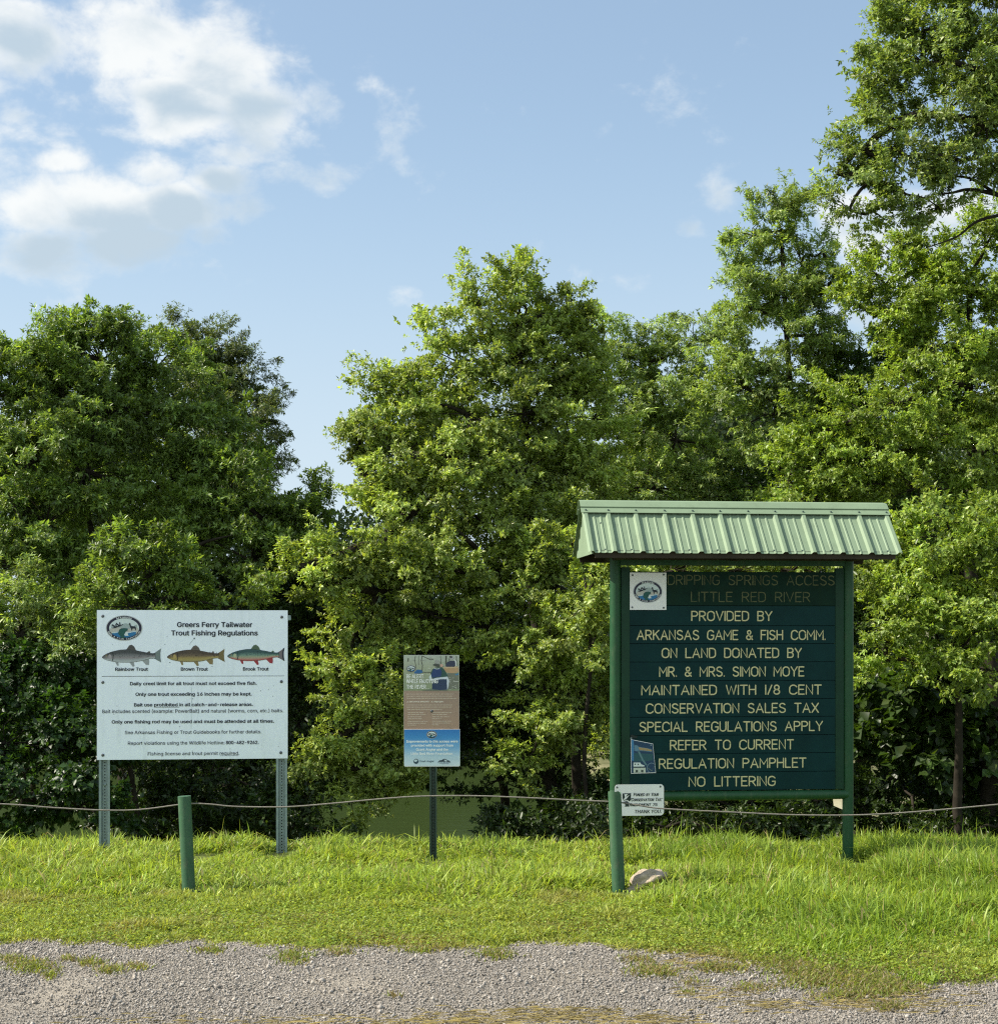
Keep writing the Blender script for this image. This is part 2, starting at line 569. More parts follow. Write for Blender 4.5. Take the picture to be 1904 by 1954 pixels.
# gravel lot: a sheet just above the ground
def gravel_material():
    m = bpy.data.materials.new('gravel_bed')
    m.use_nodes = True
    n, l = m.node_tree.nodes, m.node_tree.links
    p = n['Principled BSDF']
    p.inputs['Roughness'].default_value = 0.95
    p.inputs['Specular IOR Level'].default_value = 0.15
    tc = n.new('ShaderNodeTexCoord')
    vo = n.new('ShaderNodeTexVoronoi')
    vo.inputs['Scale'].default_value = 75
    l.new(tc.outputs['Object'], vo.inputs['Vector'])
    r = n.new('ShaderNodeValToRGB')
    e = r.color_ramp.elements
    e[0].position, e[0].color = 0.0, (0.12, 0.105, 0.088, 1)
    e[1].position, e[1].color = 1.0, (0.30, 0.275, 0.24, 1)
    l.new(vo.outputs['Color'], r.inputs[0])
    t = n.new('ShaderNodeTexNoise')
    t.inputs['Scale'].default_value = 1.6
    t.inputs['Detail'].default_value = 9
    l.new(tc.outputs['Object'], t.inputs['Vector'])
    r2 = n.new('ShaderNodeValToRGB')
    e = r2.color_ramp.elements
    e[0].position, e[0].color = 0.48, (0, 0, 0, 1)
    e[1].position, e[1].color = 0.68, (0.7, 0.7, 0.7, 1)
    l.new(t.outputs['Fac'], r2.inputs[0])
    mx = n.new('ShaderNodeMixRGB')
    l.new(r2.outputs[0], mx.inputs[0])
    l.new(r.outputs[0], mx.inputs[1])
    mx.inputs[2].default_value = (0.30, 0.265, 0.215, 1)
    l.new(mx.outputs[0], p.inputs['Base Color'])
    b = n.new('ShaderNodeBump')
    b.inputs['Strength'].default_value = 0.8
    b.inputs['Distance'].default_value = 0.008
    l.new(vo.outputs['Distance'], b.inputs['Height'])
    l.new(b.outputs[0], p.inputs['Normal'])
    return m


def gravel_sheet():
    xs = np.linspace(-12, 12, 161)
    n = 24
    e = edge_y(xs) + 0.10
    V, Fc = [], []
    for i in range(len(xs)):
        t = np.linspace(0, 1, n) ** 0.5
        yy = -8 + (e[i] + 8) * t
        for y in yy:
            V.append((xs[i], y, 0.004 + ground_z(xs[i], y)))
    for i in range(len(xs) - 1):
        for k in range(n - 1):
            a = i * n + k
            Fc.append((a, a + n, a + n + 1, a + 1))
    o = link('gravel_lot', np_mesh('gravel_lot', np.array(V), [np.array(Fc)], smooth=True), gravel_material())
    tag(o, kind='structure')


gravel_sheet()


def pebbles(n=290000):
    x = RNG.uniform(-3.9, 3.9, n)
    y = 6.6 + 3.3 * RNG.random(n)
    e = edge_y(x)
    thin = vnoise(x, y, 12, 1.3)
    keep = (y < e + 0.06) & (RNG.random(n) < np.clip(1.25 - np.clip((thin - 0.55) * 2.2, 0, 0.85) * (y < e - 0.4), 0.15, 1))
    x, y = x[keep], y[keep]
    n = len(x)
    s = np.clip(RNG.lognormal(math.log(0.0037), 0.45, n), 0.0016, 0.018)
    base = np.array([(1, 0, 0), (0, 1, 0), (-1, 0, 0), (0, -1, 0), (0, 0, 1), (0, 0, -1)], float)
    P = base[None] * s[:, None, None] * RNG.uniform(0.6, 1.35, (n, 6, 1))
    P[:, :, 2] *= 0.75
    P += RNG.normal(0, 0.22, (n, 6, 3)) * s[:, None, None]
    a = RNG.uniform(0, 2 * pi, n)
    ca, sa = np.cos(a)[:, None], np.sin(a)[:, None]
    px, py = P[:, :, 0].copy(), P[:, :, 1].copy()
    P[:, :, 0], P[:, :, 1] = px * ca - py * sa, px * sa + py * ca
    P[:, :, 0] += x[:, None]
    P[:, :, 1] += y[:, None]
    P[:, :, 2] += (s * 0.45 + 0.005 + ground_z(x, y))[:, None]
    tri = np.array([(0, 1, 4), (1, 2, 4), (2, 3, 4), (3, 0, 4), (1, 0, 5), (2, 1, 5), (3, 2, 5), (0, 3, 5)])
    Fc = (tri[None] + (np.arange(n) * 6)[:, None, None]).reshape(-1, 3)
    br = np.clip(RNG.normal(0.238, 0.062, n), 0.045, 0.50) * (0.85 + 0.3 * vnoise(x, y, 14, 0.9))
    warm = RNG.random(n)[:, None]
    c = br[:, None] * (np.array([1.05, 0.98, 0.90]) * (1 - warm) + np.array([1.08, 0.96, 0.82]) * warm)
    c = np.repeat(c, 6, 0)
    o = link('gravel', np_mesh('gravel', P.reshape(-1, 3), [Fc], c), M_STONE)
    tag(o, 'loose pale grey gravel spread over the lot', 'gravel', kind='stuff')


pebbles()

# river
def water_material():
    m = bpy.data.materials.new('river_water')
    m.use_nodes = True
    n, l = m.node_tree.nodes, m.node_tree.links
    p = n['Principled BSDF']
    p.inputs['Base Color'].default_value = (0.028, 0.043, 0.012, 1)
    p.inputs['Roughness'].default_value = 0.2
    p.inputs['Specular IOR Level'].default_value = 0.03
    tc = n.new('ShaderNodeTexCoord')
    mp = n.new('ShaderNodeMapping')
    mp.inputs['Scale'].default_value = (0.5, 1.6, 1)
    l.new(tc.outputs['Object'], mp.inputs[0])
    t = n.new('ShaderNodeTexNoise')
    t.inputs['Scale'].default_value = 1.6
    t.inputs['Detail'].default_value = 4
    l.new(mp.outputs[0], t.inputs['Vector'])
    b = n.new('ShaderNodeBump')
    b.inputs['Strength'].default_value = 0.16
    b.inputs['Distance'].default_value = 0.1
    l.new(t.outputs['Fac'], b.inputs['Height'])
    l.new(b.outputs[0], p.inputs['Normal'])
    return m


v, f = grid(np.linspace(-300, 300, 13), np.linspace(30, 82, 5), lambda X, Y: np.full_like(X, -3.2))
w = link('river', np_mesh('river', v, [f]), water_material())
tag(w, kind='structure')


# ------------------------------------------------------------------ foliage
def unit(v):
    return v / np.maximum(np.linalg.norm(v, axis=-1, keepdims=True), 1e-9)


def leaves_mesh(name, org, axis, nrm, length, width, col):
    """each leaf: a lance folded along its midrib, tip drooping (4 points, 2 faces)"""
    n = len(org)
    axis = unit(axis)
    side = unit(np.cross(axis, nrm))
    up = np.cross(side, axis)
    L, W = length[:, None], width[:, None]
    V = np.empty((n, 4, 3), np.float32)
    V[:, 0] = org
    V[:, 1] = org + axis * L * 0.45 + side * W * 0.5 + up * W * 0.16
    V[:, 2] = org + axis * L - up * L * 0.12
    V[:, 3] = org + axis * L * 0.45 - side * W * 0.5 + up * W * 0.16
    b = (np.arange(n) * 4)[:, None]
    Fc = np.concatenate([b + np.array([[0, 1, 2]]), b + np.array([[0, 2, 3]])])
    C = np.repeat(col, 4, 0)
    return np_mesh(name, V.reshape(-1, 3), [Fc], C)


class Kind:
    def __init__(self, leaf, ratio, k, droop, col, var, yellow, rc=0.30, dens=20, shoot=0.5, up=0.35):
        self.leaf, self.ratio, self.k, self.droop, self.col, self.var = leaf, ratio, k, droop, np.array(col), var
        self.yellow, self.rc, self.dens, self.shoot, self.up = yellow, rc, dens, shoot, up


MAPLE = Kind(0.064, 0.42, 9, 0.10, (0.142, 0.216, 0.054), 0.32, 0.18, 0.24, 40, 1.0)
OAK = Kind(0.053, 0.55, 8, 0.15, (0.235, 0.310, 0.084), 0.32, 0.16, 0.23, 50, 1.0)
OLIVE = Kind(0.056, 0.32, 8, 0.45, (0.118, 0.155, 0.062), 0.24, 0.10, 0.22, 44, 0.8, 0.1)
ASH = Kind(0.058, 0.36, 9, 0.30, (0.215, 0.300, 0.095), 0.30, 0.14, 0.23, 40, 1.0, 0.2)
ELM = Kind(0.052, 0.52, 8, 0.22, (0.205, 0.295, 0.058), 0.28, 0.20, 0.24, 48, 1.0)
DARK = Kind(0.064, 0.55, 8, 0.2, (0.028, 0.052, 0.012), 0.34, 0.08, 0.30, 44, 0.5)  # leaf colour lowered to near black, standing in for understory shade
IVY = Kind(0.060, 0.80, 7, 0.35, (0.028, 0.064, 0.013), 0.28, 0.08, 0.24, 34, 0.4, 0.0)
DS = 1.29


def make_tree(name, label, cat, kind, base, lobes, trunk_r=0.12, trunk_top=None, seed=1, group=None, fill=1.0, limbs=True, lean=0.0, extra_limbs=()):
    rng = np.random.default_rng(seed)
    bpx, bd = base
    bx, by = (bpx - CX) / F * bd * DS, bd * DS
    root = Vector((bx, by, float(ground_z(bx, by)) - 0.1))
    t = empty(name, root)
    tag(t, label, cat, group)
    LB = []
    for lb in lobes:
        px, py, d, rx, ry = lb[:5]
        den = lb[5] if len(lb) > 5 else 1.0
        d = d * DS
        c = np.array(at(px, py, d))
        LB.append((c, np.array([rx / F * d, 0.5 * (rx + ry) / F * d * 0.9, ry / F * d]), den))
    # trunk
    cs = np.array([l[0] for l in LB])
    ztop = cs[:, 2].max()
    if trunk_top is None:
        w = cs[cs[:, 2] > np.percentile(cs[:, 2], 60)]
        top = np.array([w[:, 0].mean(), w[:, 1].mean(), ztop])
    else:
        top = np.array(at(trunk_top[0], trunk_top[1], trunk_top[2] * DS))
    ro = np.array(root)
    tp = []
    for s in np.linspace(0, 1, 9):
        p = ro * (1 - s) + top * s
        p[:2] = ro[:2] * (1 - s ** 1.4) + top[:2] * s ** 1.4
        p[:2] += rng.normal(0, 0.05, 2) * (s > 0.05) * (s < 0.98)
        tp.append(p)
    tp = np.array(tp)
    wood = MB()
    tr = [trunk_r * (1.25 if i == 0 else 1) * (1 - 0.85 * i / 8) + 0.012 for i in range(9)]
    wood.tube([Vector(p) - root for p in tp], tr, 9)

    def trunk_at(z):
        s = np.clip((z - tp[0, 2]) / max(tp[-1, 2] - tp[0, 2], .1), 0.0, 1)
        i = s * 8
        k = int(min(math.floor(i), 7))
        return tp[k] * (1 - (i - k)) + tp[k + 1] * (i - k), trunk_r * (1 - 0.85 * s) + 0.012

    # limbs: every part of the crown hangs on the nearest wood, so boughs fork instead of fanning out
    if limbs:
        nodes = [(tp[i], -1) for i in range(2, 9)]
        left = list(range(len(LB)))
        par, at_node = {}, {}
        while left:
            best = None
            for li in left:
                c = LB[li][0]
                for ni, (p, _) in enumerate(nodes):
                    d = c - p
                    ds = np.linalg.norm(d) + 1e-6
                    cost = ds * (1 + 0.9 * max(0, -d[2]) / ds) + (0.25 if ni >= 7 else 0)
                    if best is None or cost < best[0]:
                        best = (cost, li, ni)
            _, li, ni = best
            par[li] = nodes[ni][1]
            at_node[li] = nodes[ni][0]
            nodes.append((LB[li][0], li))
            left.remove(li)
        cnt = {li: 1 for li in par}
        for li in list(par)[::-1]:
            if par[li] >= 0:
                cnt[par[li]] += cnt[li]
        for li in par:
            p0, c = at_node[li], LB[li][0]
            ds = np.linalg.norm(c - p0)
            m1 = p0 * .66 + c * .34 + rng.normal(0, 0.07, 3) * ds + np.array([0, 0, 0.05 * ds])
            m2 = p0 * .33 + c * .67 + rng.normal(0, 0.07, 3) * ds + np.array([0, 0, 0.06 * ds])
            q = catmull([p0, m1, m2, c], 4)
            ra = min(0.010 + 0.011 * math.sqrt(cnt[li]), trunk_r * .6)
            rb = 0.010 + 0.011 * math.sqrt(cnt[li] - 1) if cnt[li] > 1 else 0.007
            wood.tube([Vector(p) - root for p in q], list(np.linspace(ra, min(ra, rb), len(q))), 6)
    O, A, N, L, W, C = [], [], [], [], [], []
    for (c, r, den) in LB:
        rm = (r[0] * r[1] * r[2]) ** (1 / 3)
        ncl = max(4, int(17 * den * fill * (rm / 0.7) ** 2 * (0.30 / kind.rc) ** 2 + 2))
        dirs = unit(rng.normal(0, 1, (ncl, 3)))
        dirs[:, 2] += 0.12
        dirs = unit(dirs)
        rad = rng.uniform(0.45, 1.08, ncl) ** 0.6
        cc = c + dirs * r * rad[:, None]
        for j in range(ncl):
            if limbs and rng.random() < 0.75:
                m2 = (c + cc[j]) / 2 + rng.normal(0, 0.06, 3)
                wood.tube([Vector(c) - root, Vector(m2) - root, Vector(cc[j]) - root], [0.013, 0.008, 0.004], 3, cap=False)
        # sprigs along each cluster's shoot
        ns = max(3, int(kind.dens * den ** 0.3))
        sh = unit(dirs + np.array([0, 0, kind.up]) + rng.normal(0, 0.35, (ncl, 3)))
        sl = kind.rc * (0.8 + 2.6 * kind.shoot * rng.random(ncl) ** 2)
        tt = rng.random((ncl, ns))
        pos = cc[:, None] + sh[:, None] * (sl[:, None] * (tt - 0.25))[..., None]
        pos += rng.normal(0, 1, (ncl, ns, 3)) * (kind.rc * 0.52 * (1.05 - 0.80 * tt))[..., None] * np.array([1.2, 1.2, 0.55]) * rng.uniform(0.6, 1.35, (ncl, 1, 1))
        sd = unit(sh[:, None] * 0.8 + unit(pos - cc[:, None]) * 0.7 + rng.normal(0, 0.4, (ncl, ns, 3)))
        ctone = 1 + kind.var * 0.6 * rng.normal(0, 1, ncl)
        pos, sd = pos.reshape(-1, 3), sd.reshape(-1, 3)
        tone = np.repeat(ctone, ns)
        K = kind.k
        n = len(pos)
        # rosette of leaves round each sprig
        a = unit(np.cross(sd, rng.normal(0, 1, (n, 3))))
        b = np.cross(sd, a)
        ang = (np.arange(K) * 2.399)[None] + rng.uniform(0, 6.28, (n, 1)) + rng.normal(0, 0.3, (n, K))
        radial = a[:, None] * np.cos(ang)[..., None] + b[:, None] * np.sin(ang)[..., None]
        s = (np.arange(K) / (K - 1))[None]
        ax = radial * (1.0 - 0.55 * s)[..., None] + sd[:, None] * (0.25 + 0.6 * s)[..., None]
        ax[..., 2] -= kind.droop
        ax += rng.normal(0, 0.22, ax.shape)
        o = pos[:, None] + sd[:, None] * ((s - 0.4) * kind.leaf * 1.15)[..., None]
        nr = sd[:, None] * 0.8 + np.array([0, 0, 0.75]) + rng.normal(0, 0.35, ax.shape)
        ln = kind.leaf * np.clip(rng.lognormal(-0.05, 0.28, (n, K)), 0.4, 1.7)
        wd = ln * kind.ratio * rng.uniform(0.8, 1.2, (n, K))
        br = np.clip(tone[:, None] * (1 + kind.var * rng.normal(0, 1, (n, K))), 0.45, 1.8)
        ye = np.clip(rng.normal(kind.yellow, 0.35, (n, K)), 0, 1.4)
        col = kind.col * br[..., None] * (1 + ye[..., None] * np.array([0.42, 0.16, -0.15]))
        O.append(o.reshape(-1, 3)); A.append(ax.reshape(-1, 3)); N.append(nr.reshape(-1, 3))
        L.append(ln.ravel()); W.append(wd.ravel()); C.append(col.reshape(-1, 3))
    for e in extra_limbs:
        q = catmull([np.array(at(p[0], p[1], p[2] * DS)) for p in e[0]], 5)
        wood.tube([Vector(p) - root for p in q], list(np.linspace(e[1], min(e[2], 0.007), len(q))), 7)
    me = leaves_mesh('crown', np.concatenate(O) - ro, np.concatenate(A), np.concatenate(N), np.concatenate(L), np.concatenate(W), np.concatenate(C))
    link('crown', me, M_LEAF, t)
    wood.build('trunk', M_BARK, t, smooth=True)
    return t


# ------------------------------------------------------------------ trees
make_tree('maple_tree', 'large dense green maple filling the left of the picture behind the white sign', 'tree', MAPLE, (250, 19.0), [
    (90, 705, 18, 90, 75), (190, 690, 18, 95, 70), (300, 700, 18.6, 90, 70), (30, 760, 17.6, 90, 80), (130, 790, 17.6, 110, 90),
    (245, 790, 18, 100, 90), (350, 800, 18.4, 90, 90), (420, 860, 18.2, 80, 80), (60, 880, 17.2, 110, 90), (170, 900, 17.4, 90, 80),
    (330, 920, 18.4, 100, 90), (440, 950, 17.8, 90, 80), (500, 990, 17.8, 80, 70), (550, 1000, 18, 60, 55), (575, 960, 18, 40, 40),
    (90, 1000, 17.0, 110, 80), (0, 960, 17.2, 90, 100), (220, 1010, 18.6, 110, 90), (370, 1030, 17.8, 110, 80), (480, 1070, 17.6, 90, 70), (560, 1070, 18, 70, 60),
    (45, 672, 17.8, 28, 40, 1.3), (95, 680, 17.8, 30, 36, 1.3), (165, 640, 17.8, 34, 42, 1.3), (240, 640, 18, 30, 36, 1.2), (15, 700, 18, 24, 40, .8),
    (-90, 800, 17.6, 110, 140), (-100, 1000, 17.2, 110, 120),
    (30, 1080, 16.8, 110, 70), (130, 1090, 17, 90, 60), (600, 1010, 18.4, 30, 30)],
    0.16, (200, 700, 18.4), 11, extra_limbs=[([(190, 1090, 17.9), (165, 960, 17.7), (150, 830, 17.5)], 0.06, 0.03), ([(165, 900, 17.6), (182, 800, 17.5), (190, 760, 17.4)], 0.04, 0.02),
                                             ([(60, 1100, 16.9), (40, 1000, 16.7), (10, 930, 16.7)], 0.06, 0.03), ([(300, 1090, 17.6), (380, 1040, 17.4), (450, 1020, 17.3)], 0.05, 0.02)])
make_tree('locust_tree', 'dark olive tree with drooping leaves rising behind the right shoulder of the large maple', 'tree', OLIVE, (430, 22), [
    (335, 645, 20.6, 48, 42, 1.2), (390, 690, 20.6, 60, 60), (425, 660, 20.5, 34, 36, 1.2), (455, 720, 20.5, 52, 62), (480, 800, 20.3, 52, 66), (505, 860, 20.3, 32, 50, 1.2),
    (420, 780, 20.6, 70, 70), (500, 780, 20.3, 26, 34), (400, 880, 20.8, 90, 80), (470, 920, 20.8, 70, 70)], 0.12, (420, 690, 20.8), 12)
make_tree('young_maple', 'low sunlit maple sapling with starry leaf tufts above the left half of the white sign', 'tree', MAPLE, (255, 15.6), [
    (245, 1040, 15.4, 34, 40), (215, 1105, 15.2, 40, 40), (285, 1100, 15.4, 50, 50), (330, 1080, 15.6, 40, 44), (250, 1160, 15.2, 80, 40), (355, 1150, 15.6, 60, 40), (430, 1165, 15.8, 60, 36)],
    0.035, (245, 1050, 15.4), 13)
make_tree('boxelder_tree', 'bright leafy boxelder low at the left edge beside the white sign', 'tree', ASH, (40, 16.4), [
    (20, 1120, 15.8, 70, 45), (80, 1160, 15.6, 80, 45), (150, 1190, 15.4, 60, 40), (40, 1210, 15.5, 80, 40), (120, 1240, 15.5, 60, 40), (-70, 1170, 15.7, 80, 70), (180, 1150, 15.8, 50, 40)],
    0.06, (40, 1130, 15.9), 14)
make_tree('ivy_thicket', 'dark ivy covered thicket down to the grass at the left edge', 'bush', IVY, (60, 15.2), [
    (-40, 1330, 15.2, 110, 90), (60, 1320, 15.4, 90, 80), (150, 1330, 15.5, 80, 70), (10, 1420, 14.6, 110, 80), (120, 1430, 14.7, 90, 80), (190, 1470, 14.6, 50, 90), (40, 1520, 14.2, 120, 80),
    (150, 1540, 14.1, 80, 70), (215, 1560, 14.0, 36, 50), (-90, 1500, 14.4, 100, 110), (205, 1380, 15.4, 60, 60)], 0.05, (60, 1330, 15.2), 15)
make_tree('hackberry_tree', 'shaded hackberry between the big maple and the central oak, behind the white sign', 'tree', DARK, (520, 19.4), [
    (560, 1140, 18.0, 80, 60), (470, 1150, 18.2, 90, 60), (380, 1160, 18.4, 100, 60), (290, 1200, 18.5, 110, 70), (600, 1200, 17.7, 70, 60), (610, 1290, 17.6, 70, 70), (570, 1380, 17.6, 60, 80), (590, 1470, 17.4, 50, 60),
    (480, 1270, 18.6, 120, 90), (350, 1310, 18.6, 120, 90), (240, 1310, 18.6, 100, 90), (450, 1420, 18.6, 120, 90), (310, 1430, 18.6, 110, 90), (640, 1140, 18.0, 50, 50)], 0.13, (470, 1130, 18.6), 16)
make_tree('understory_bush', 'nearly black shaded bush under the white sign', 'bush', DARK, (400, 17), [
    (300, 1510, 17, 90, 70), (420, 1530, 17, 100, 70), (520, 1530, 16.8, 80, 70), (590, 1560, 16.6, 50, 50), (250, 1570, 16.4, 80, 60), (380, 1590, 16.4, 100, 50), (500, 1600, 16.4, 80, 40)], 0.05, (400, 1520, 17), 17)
make_tree('oak_tree', 'tall sunlit oak in the middle with long low boughs behind the small sign', 'tree', OAK, (1045, 18.6), [
    (988, 530, 17.6, 34, 48, 1.2), (990, 600, 17.6, 56, 55), (905, 585, 17.5, 62, 52), (1060, 605, 17.8, 50, 50), (1080, 590, 17.8, 26, 40), (1105, 640, 17.8, 36, 40), (1120, 710, 17.9, 50, 46), (1130, 800, 17.9, 50, 60), (1130, 900, 17.8, 50, 60), (850, 640, 17.5, 42, 46), (870, 690, 17.4, 70, 55),
    (960, 690, 17.5, 100, 75), (1060, 700, 17.8, 66, 66), (780, 715, 17.4, 40, 40), (800, 770, 17.3, 70, 60), (890, 790, 17.2, 90, 70), (1000, 790, 17.4, 100, 80), (1080, 800, 17.8, 60, 70),
    (725, 745, 17.4, 26, 40), (720, 820, 17.3, 58, 50), (680, 850, 17.3, 40, 40), (770, 870, 17.0, 80, 60), (880, 890, 17.0, 95, 75), (990, 900, 17.2, 100, 80), (1080, 920, 17.6, 70, 70),
    (720, 940, 17.1, 66, 46), (690, 900, 17.2, 44, 40), (800, 970, 16.9, 90, 70), (920, 1000, 16.9, 100, 80), (1040, 1020, 17.1, 95, 80),
    (735, 1050, 16.7, 86, 50), (655, 1060, 16.5, 76, 42), (575, 1085, 16.4, 56, 28), (620, 1110, 16.4, 60, 36), (850, 1080, 16.7, 100, 65), (960, 1110, 16.8, 95, 70), (1060, 1120, 16.6, 70, 60),
    (720, 1130, 16.8, 90, 55), (820, 1170, 16.8, 95, 60), (930, 1200, 16.9, 95, 60), (1050, 1220, 16.3, 80, 60), (1110, 1180, 16.6, 60, 60), (1100, 1260, 16.4, 60, 40),
    (690, 1220, 17.0, 70, 50), (690, 1310, 16.4, 76, 50), (640, 1270, 16.4, 40, 30), (740, 1370, 16.3, 70, 60), (660, 1400, 16.3, 64, 50), (620, 1450, 16.2, 60, 34), (700, 1460, 16.3, 90, 46), (580, 1470, 16.1, 36, 26),
    (750, 1440, 16.4, 60, 60), (690, 1530, 16.2, 50, 36, .6), (740, 1520, 16.3, 40, 30, .5), (1040, 1390, 16.2, 66, 34), (1000, 1450, 16.2, 46, 26), (1100, 1400, 16.2, 60, 44), (1120, 1330, 16.6, 60, 40), (1060, 1310, 16.6, 60, 36)],
    0.17, (985, 620, 17.6), 18, extra_limbs=[([(1000, 1160, 17.4), (930, 1070, 16.9), (880, 1020, 16.6), (830, 985, 16.4)], 0.07, 0.03), ([(1010, 1010, 17.4), (960, 920, 17.1), (930, 860, 16.9)], 0.05, 0.02)])
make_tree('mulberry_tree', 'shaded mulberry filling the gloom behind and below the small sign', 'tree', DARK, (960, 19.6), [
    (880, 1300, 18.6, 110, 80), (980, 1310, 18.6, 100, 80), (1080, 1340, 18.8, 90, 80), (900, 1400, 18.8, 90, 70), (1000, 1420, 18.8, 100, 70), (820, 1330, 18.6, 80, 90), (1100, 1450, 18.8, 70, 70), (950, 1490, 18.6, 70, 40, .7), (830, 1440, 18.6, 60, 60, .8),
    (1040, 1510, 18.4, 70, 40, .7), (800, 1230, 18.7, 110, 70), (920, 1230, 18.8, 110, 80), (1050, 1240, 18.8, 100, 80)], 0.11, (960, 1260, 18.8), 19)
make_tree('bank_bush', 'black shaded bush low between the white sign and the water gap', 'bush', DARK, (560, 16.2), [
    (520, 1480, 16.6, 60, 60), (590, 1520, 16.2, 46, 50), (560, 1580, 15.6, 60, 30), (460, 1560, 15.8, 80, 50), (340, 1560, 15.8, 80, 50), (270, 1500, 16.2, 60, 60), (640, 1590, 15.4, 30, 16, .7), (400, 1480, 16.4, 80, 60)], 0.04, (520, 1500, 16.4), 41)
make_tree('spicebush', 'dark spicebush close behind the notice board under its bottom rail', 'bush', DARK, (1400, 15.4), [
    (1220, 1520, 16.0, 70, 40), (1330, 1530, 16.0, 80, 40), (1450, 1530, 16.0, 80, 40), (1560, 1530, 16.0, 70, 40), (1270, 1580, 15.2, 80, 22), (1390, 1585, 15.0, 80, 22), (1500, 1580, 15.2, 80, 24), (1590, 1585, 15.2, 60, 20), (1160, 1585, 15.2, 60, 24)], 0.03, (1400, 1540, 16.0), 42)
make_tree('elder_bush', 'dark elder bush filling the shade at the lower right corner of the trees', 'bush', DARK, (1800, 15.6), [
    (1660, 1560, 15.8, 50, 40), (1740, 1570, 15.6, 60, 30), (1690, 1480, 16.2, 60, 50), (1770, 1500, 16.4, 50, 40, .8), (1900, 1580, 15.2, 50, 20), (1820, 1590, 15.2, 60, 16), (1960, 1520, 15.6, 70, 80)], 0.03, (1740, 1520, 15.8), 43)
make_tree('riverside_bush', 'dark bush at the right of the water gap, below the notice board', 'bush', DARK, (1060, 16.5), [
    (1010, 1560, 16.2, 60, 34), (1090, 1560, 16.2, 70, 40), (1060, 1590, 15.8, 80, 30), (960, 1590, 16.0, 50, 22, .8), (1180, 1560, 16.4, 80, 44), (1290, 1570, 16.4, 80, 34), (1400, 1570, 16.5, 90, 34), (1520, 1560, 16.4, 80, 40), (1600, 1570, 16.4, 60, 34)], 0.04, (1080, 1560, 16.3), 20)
make_tree('walnut_tree', 'green walnut with feathery top between the central oak and the notice board roof', 'tree', ASH, (1240, 21.6), [
    (1150, 650, 20, 44, 44), (1215, 670, 20, 50, 46), (1260, 640, 20, 24, 34), (1300, 670, 20, 50, 48), (1330, 650, 20, 26, 34), (1160, 740, 19.8, 70, 66), (1260, 750, 19.8, 84, 66), (1340, 750, 20, 46, 56), (1180, 840, 19.6, 86, 76),
    (1290, 840, 19.6, 86, 76), (1370, 870, 19.8, 46, 56), (1150, 940, 19.4, 76, 66), (1250, 930, 19.4, 96, 66), (1350, 950, 19.6, 76, 60), (1140, 1040, 19.4, 76, 76), (1120, 1130, 19.4, 66, 66), (1240, 1040, 19.6, 100, 80), (1360, 1040, 19.6, 90, 70),
    (1130, 1240, 19.4, 60, 70), (1260, 1160, 19.6, 100, 80), (1400, 1160, 19.6, 100, 80), (1140, 1350, 19.2, 50, 60), (1290, 1300, 19.6, 110, 100), (1440, 1300, 19.6, 110, 100)], 0.14, (1240, 690, 20), 21)
make_tree('young_oak', 'small sunlit oak shoots close under the left eave of the notice board roof', 'tree', OAK, (1120, 16.2), [
    (1090, 1040, 15.9, 30, 34, 1.1), (1130, 1100, 15.8, 34, 34), (1110, 1170, 15.8, 40, 30), (1140, 1130, 15.8, 30, 50), (1130, 1230, 15.9, 36, 40)], 0.03, (1110, 1060, 15.9), 22)
make_tree('ash_tree', 'tall slender ash leaning left above the notice board roof', 'tree', ASH, (1560, 19.6), [
    (1484, 395, 19, 38, 32, 1.2), (1505, 440, 19, 56, 50), (1436, 450, 19, 40, 44), (1450, 530, 18.9, 52, 46), (1570, 480, 19, 36, 36, .6), (1590, 535, 19, 36, 36, .6), (1595, 640, 19, 40, 30, .7), (1420, 580, 18.9, 40, 34), (1530, 500, 19, 60, 50), (1420, 520, 18.9, 30, 40), (1510, 570, 18.9, 56, 46), (1570, 560, 19, 44, 50),
    (1500, 640, 18.8, 70, 46), (1560, 640, 18.9, 50, 46), (1385, 612, 18.9, 30, 20, .8), (1430, 680, 18.7, 54, 40), (1390, 690, 18.8, 40, 36), (1480, 710, 18.7, 66, 46), (1420, 740, 18.7, 60, 40), (1380, 770, 18.8, 30, 46, .8),
    (1480, 790, 18.7, 50, 40, .8), (1420, 810, 18.7, 40, 36, .7), (1530, 740, 18.8, 60, 50), (1440, 590, 18.8, 50, 30, .8)], 0.11, (1490, 440, 19), 23, extra_limbs=[([(1610, 760, 18.9), (1570, 740, 18.7), (1500, 735, 18.6), (1440, 760, 18.5)], 0.05, 0.015)])
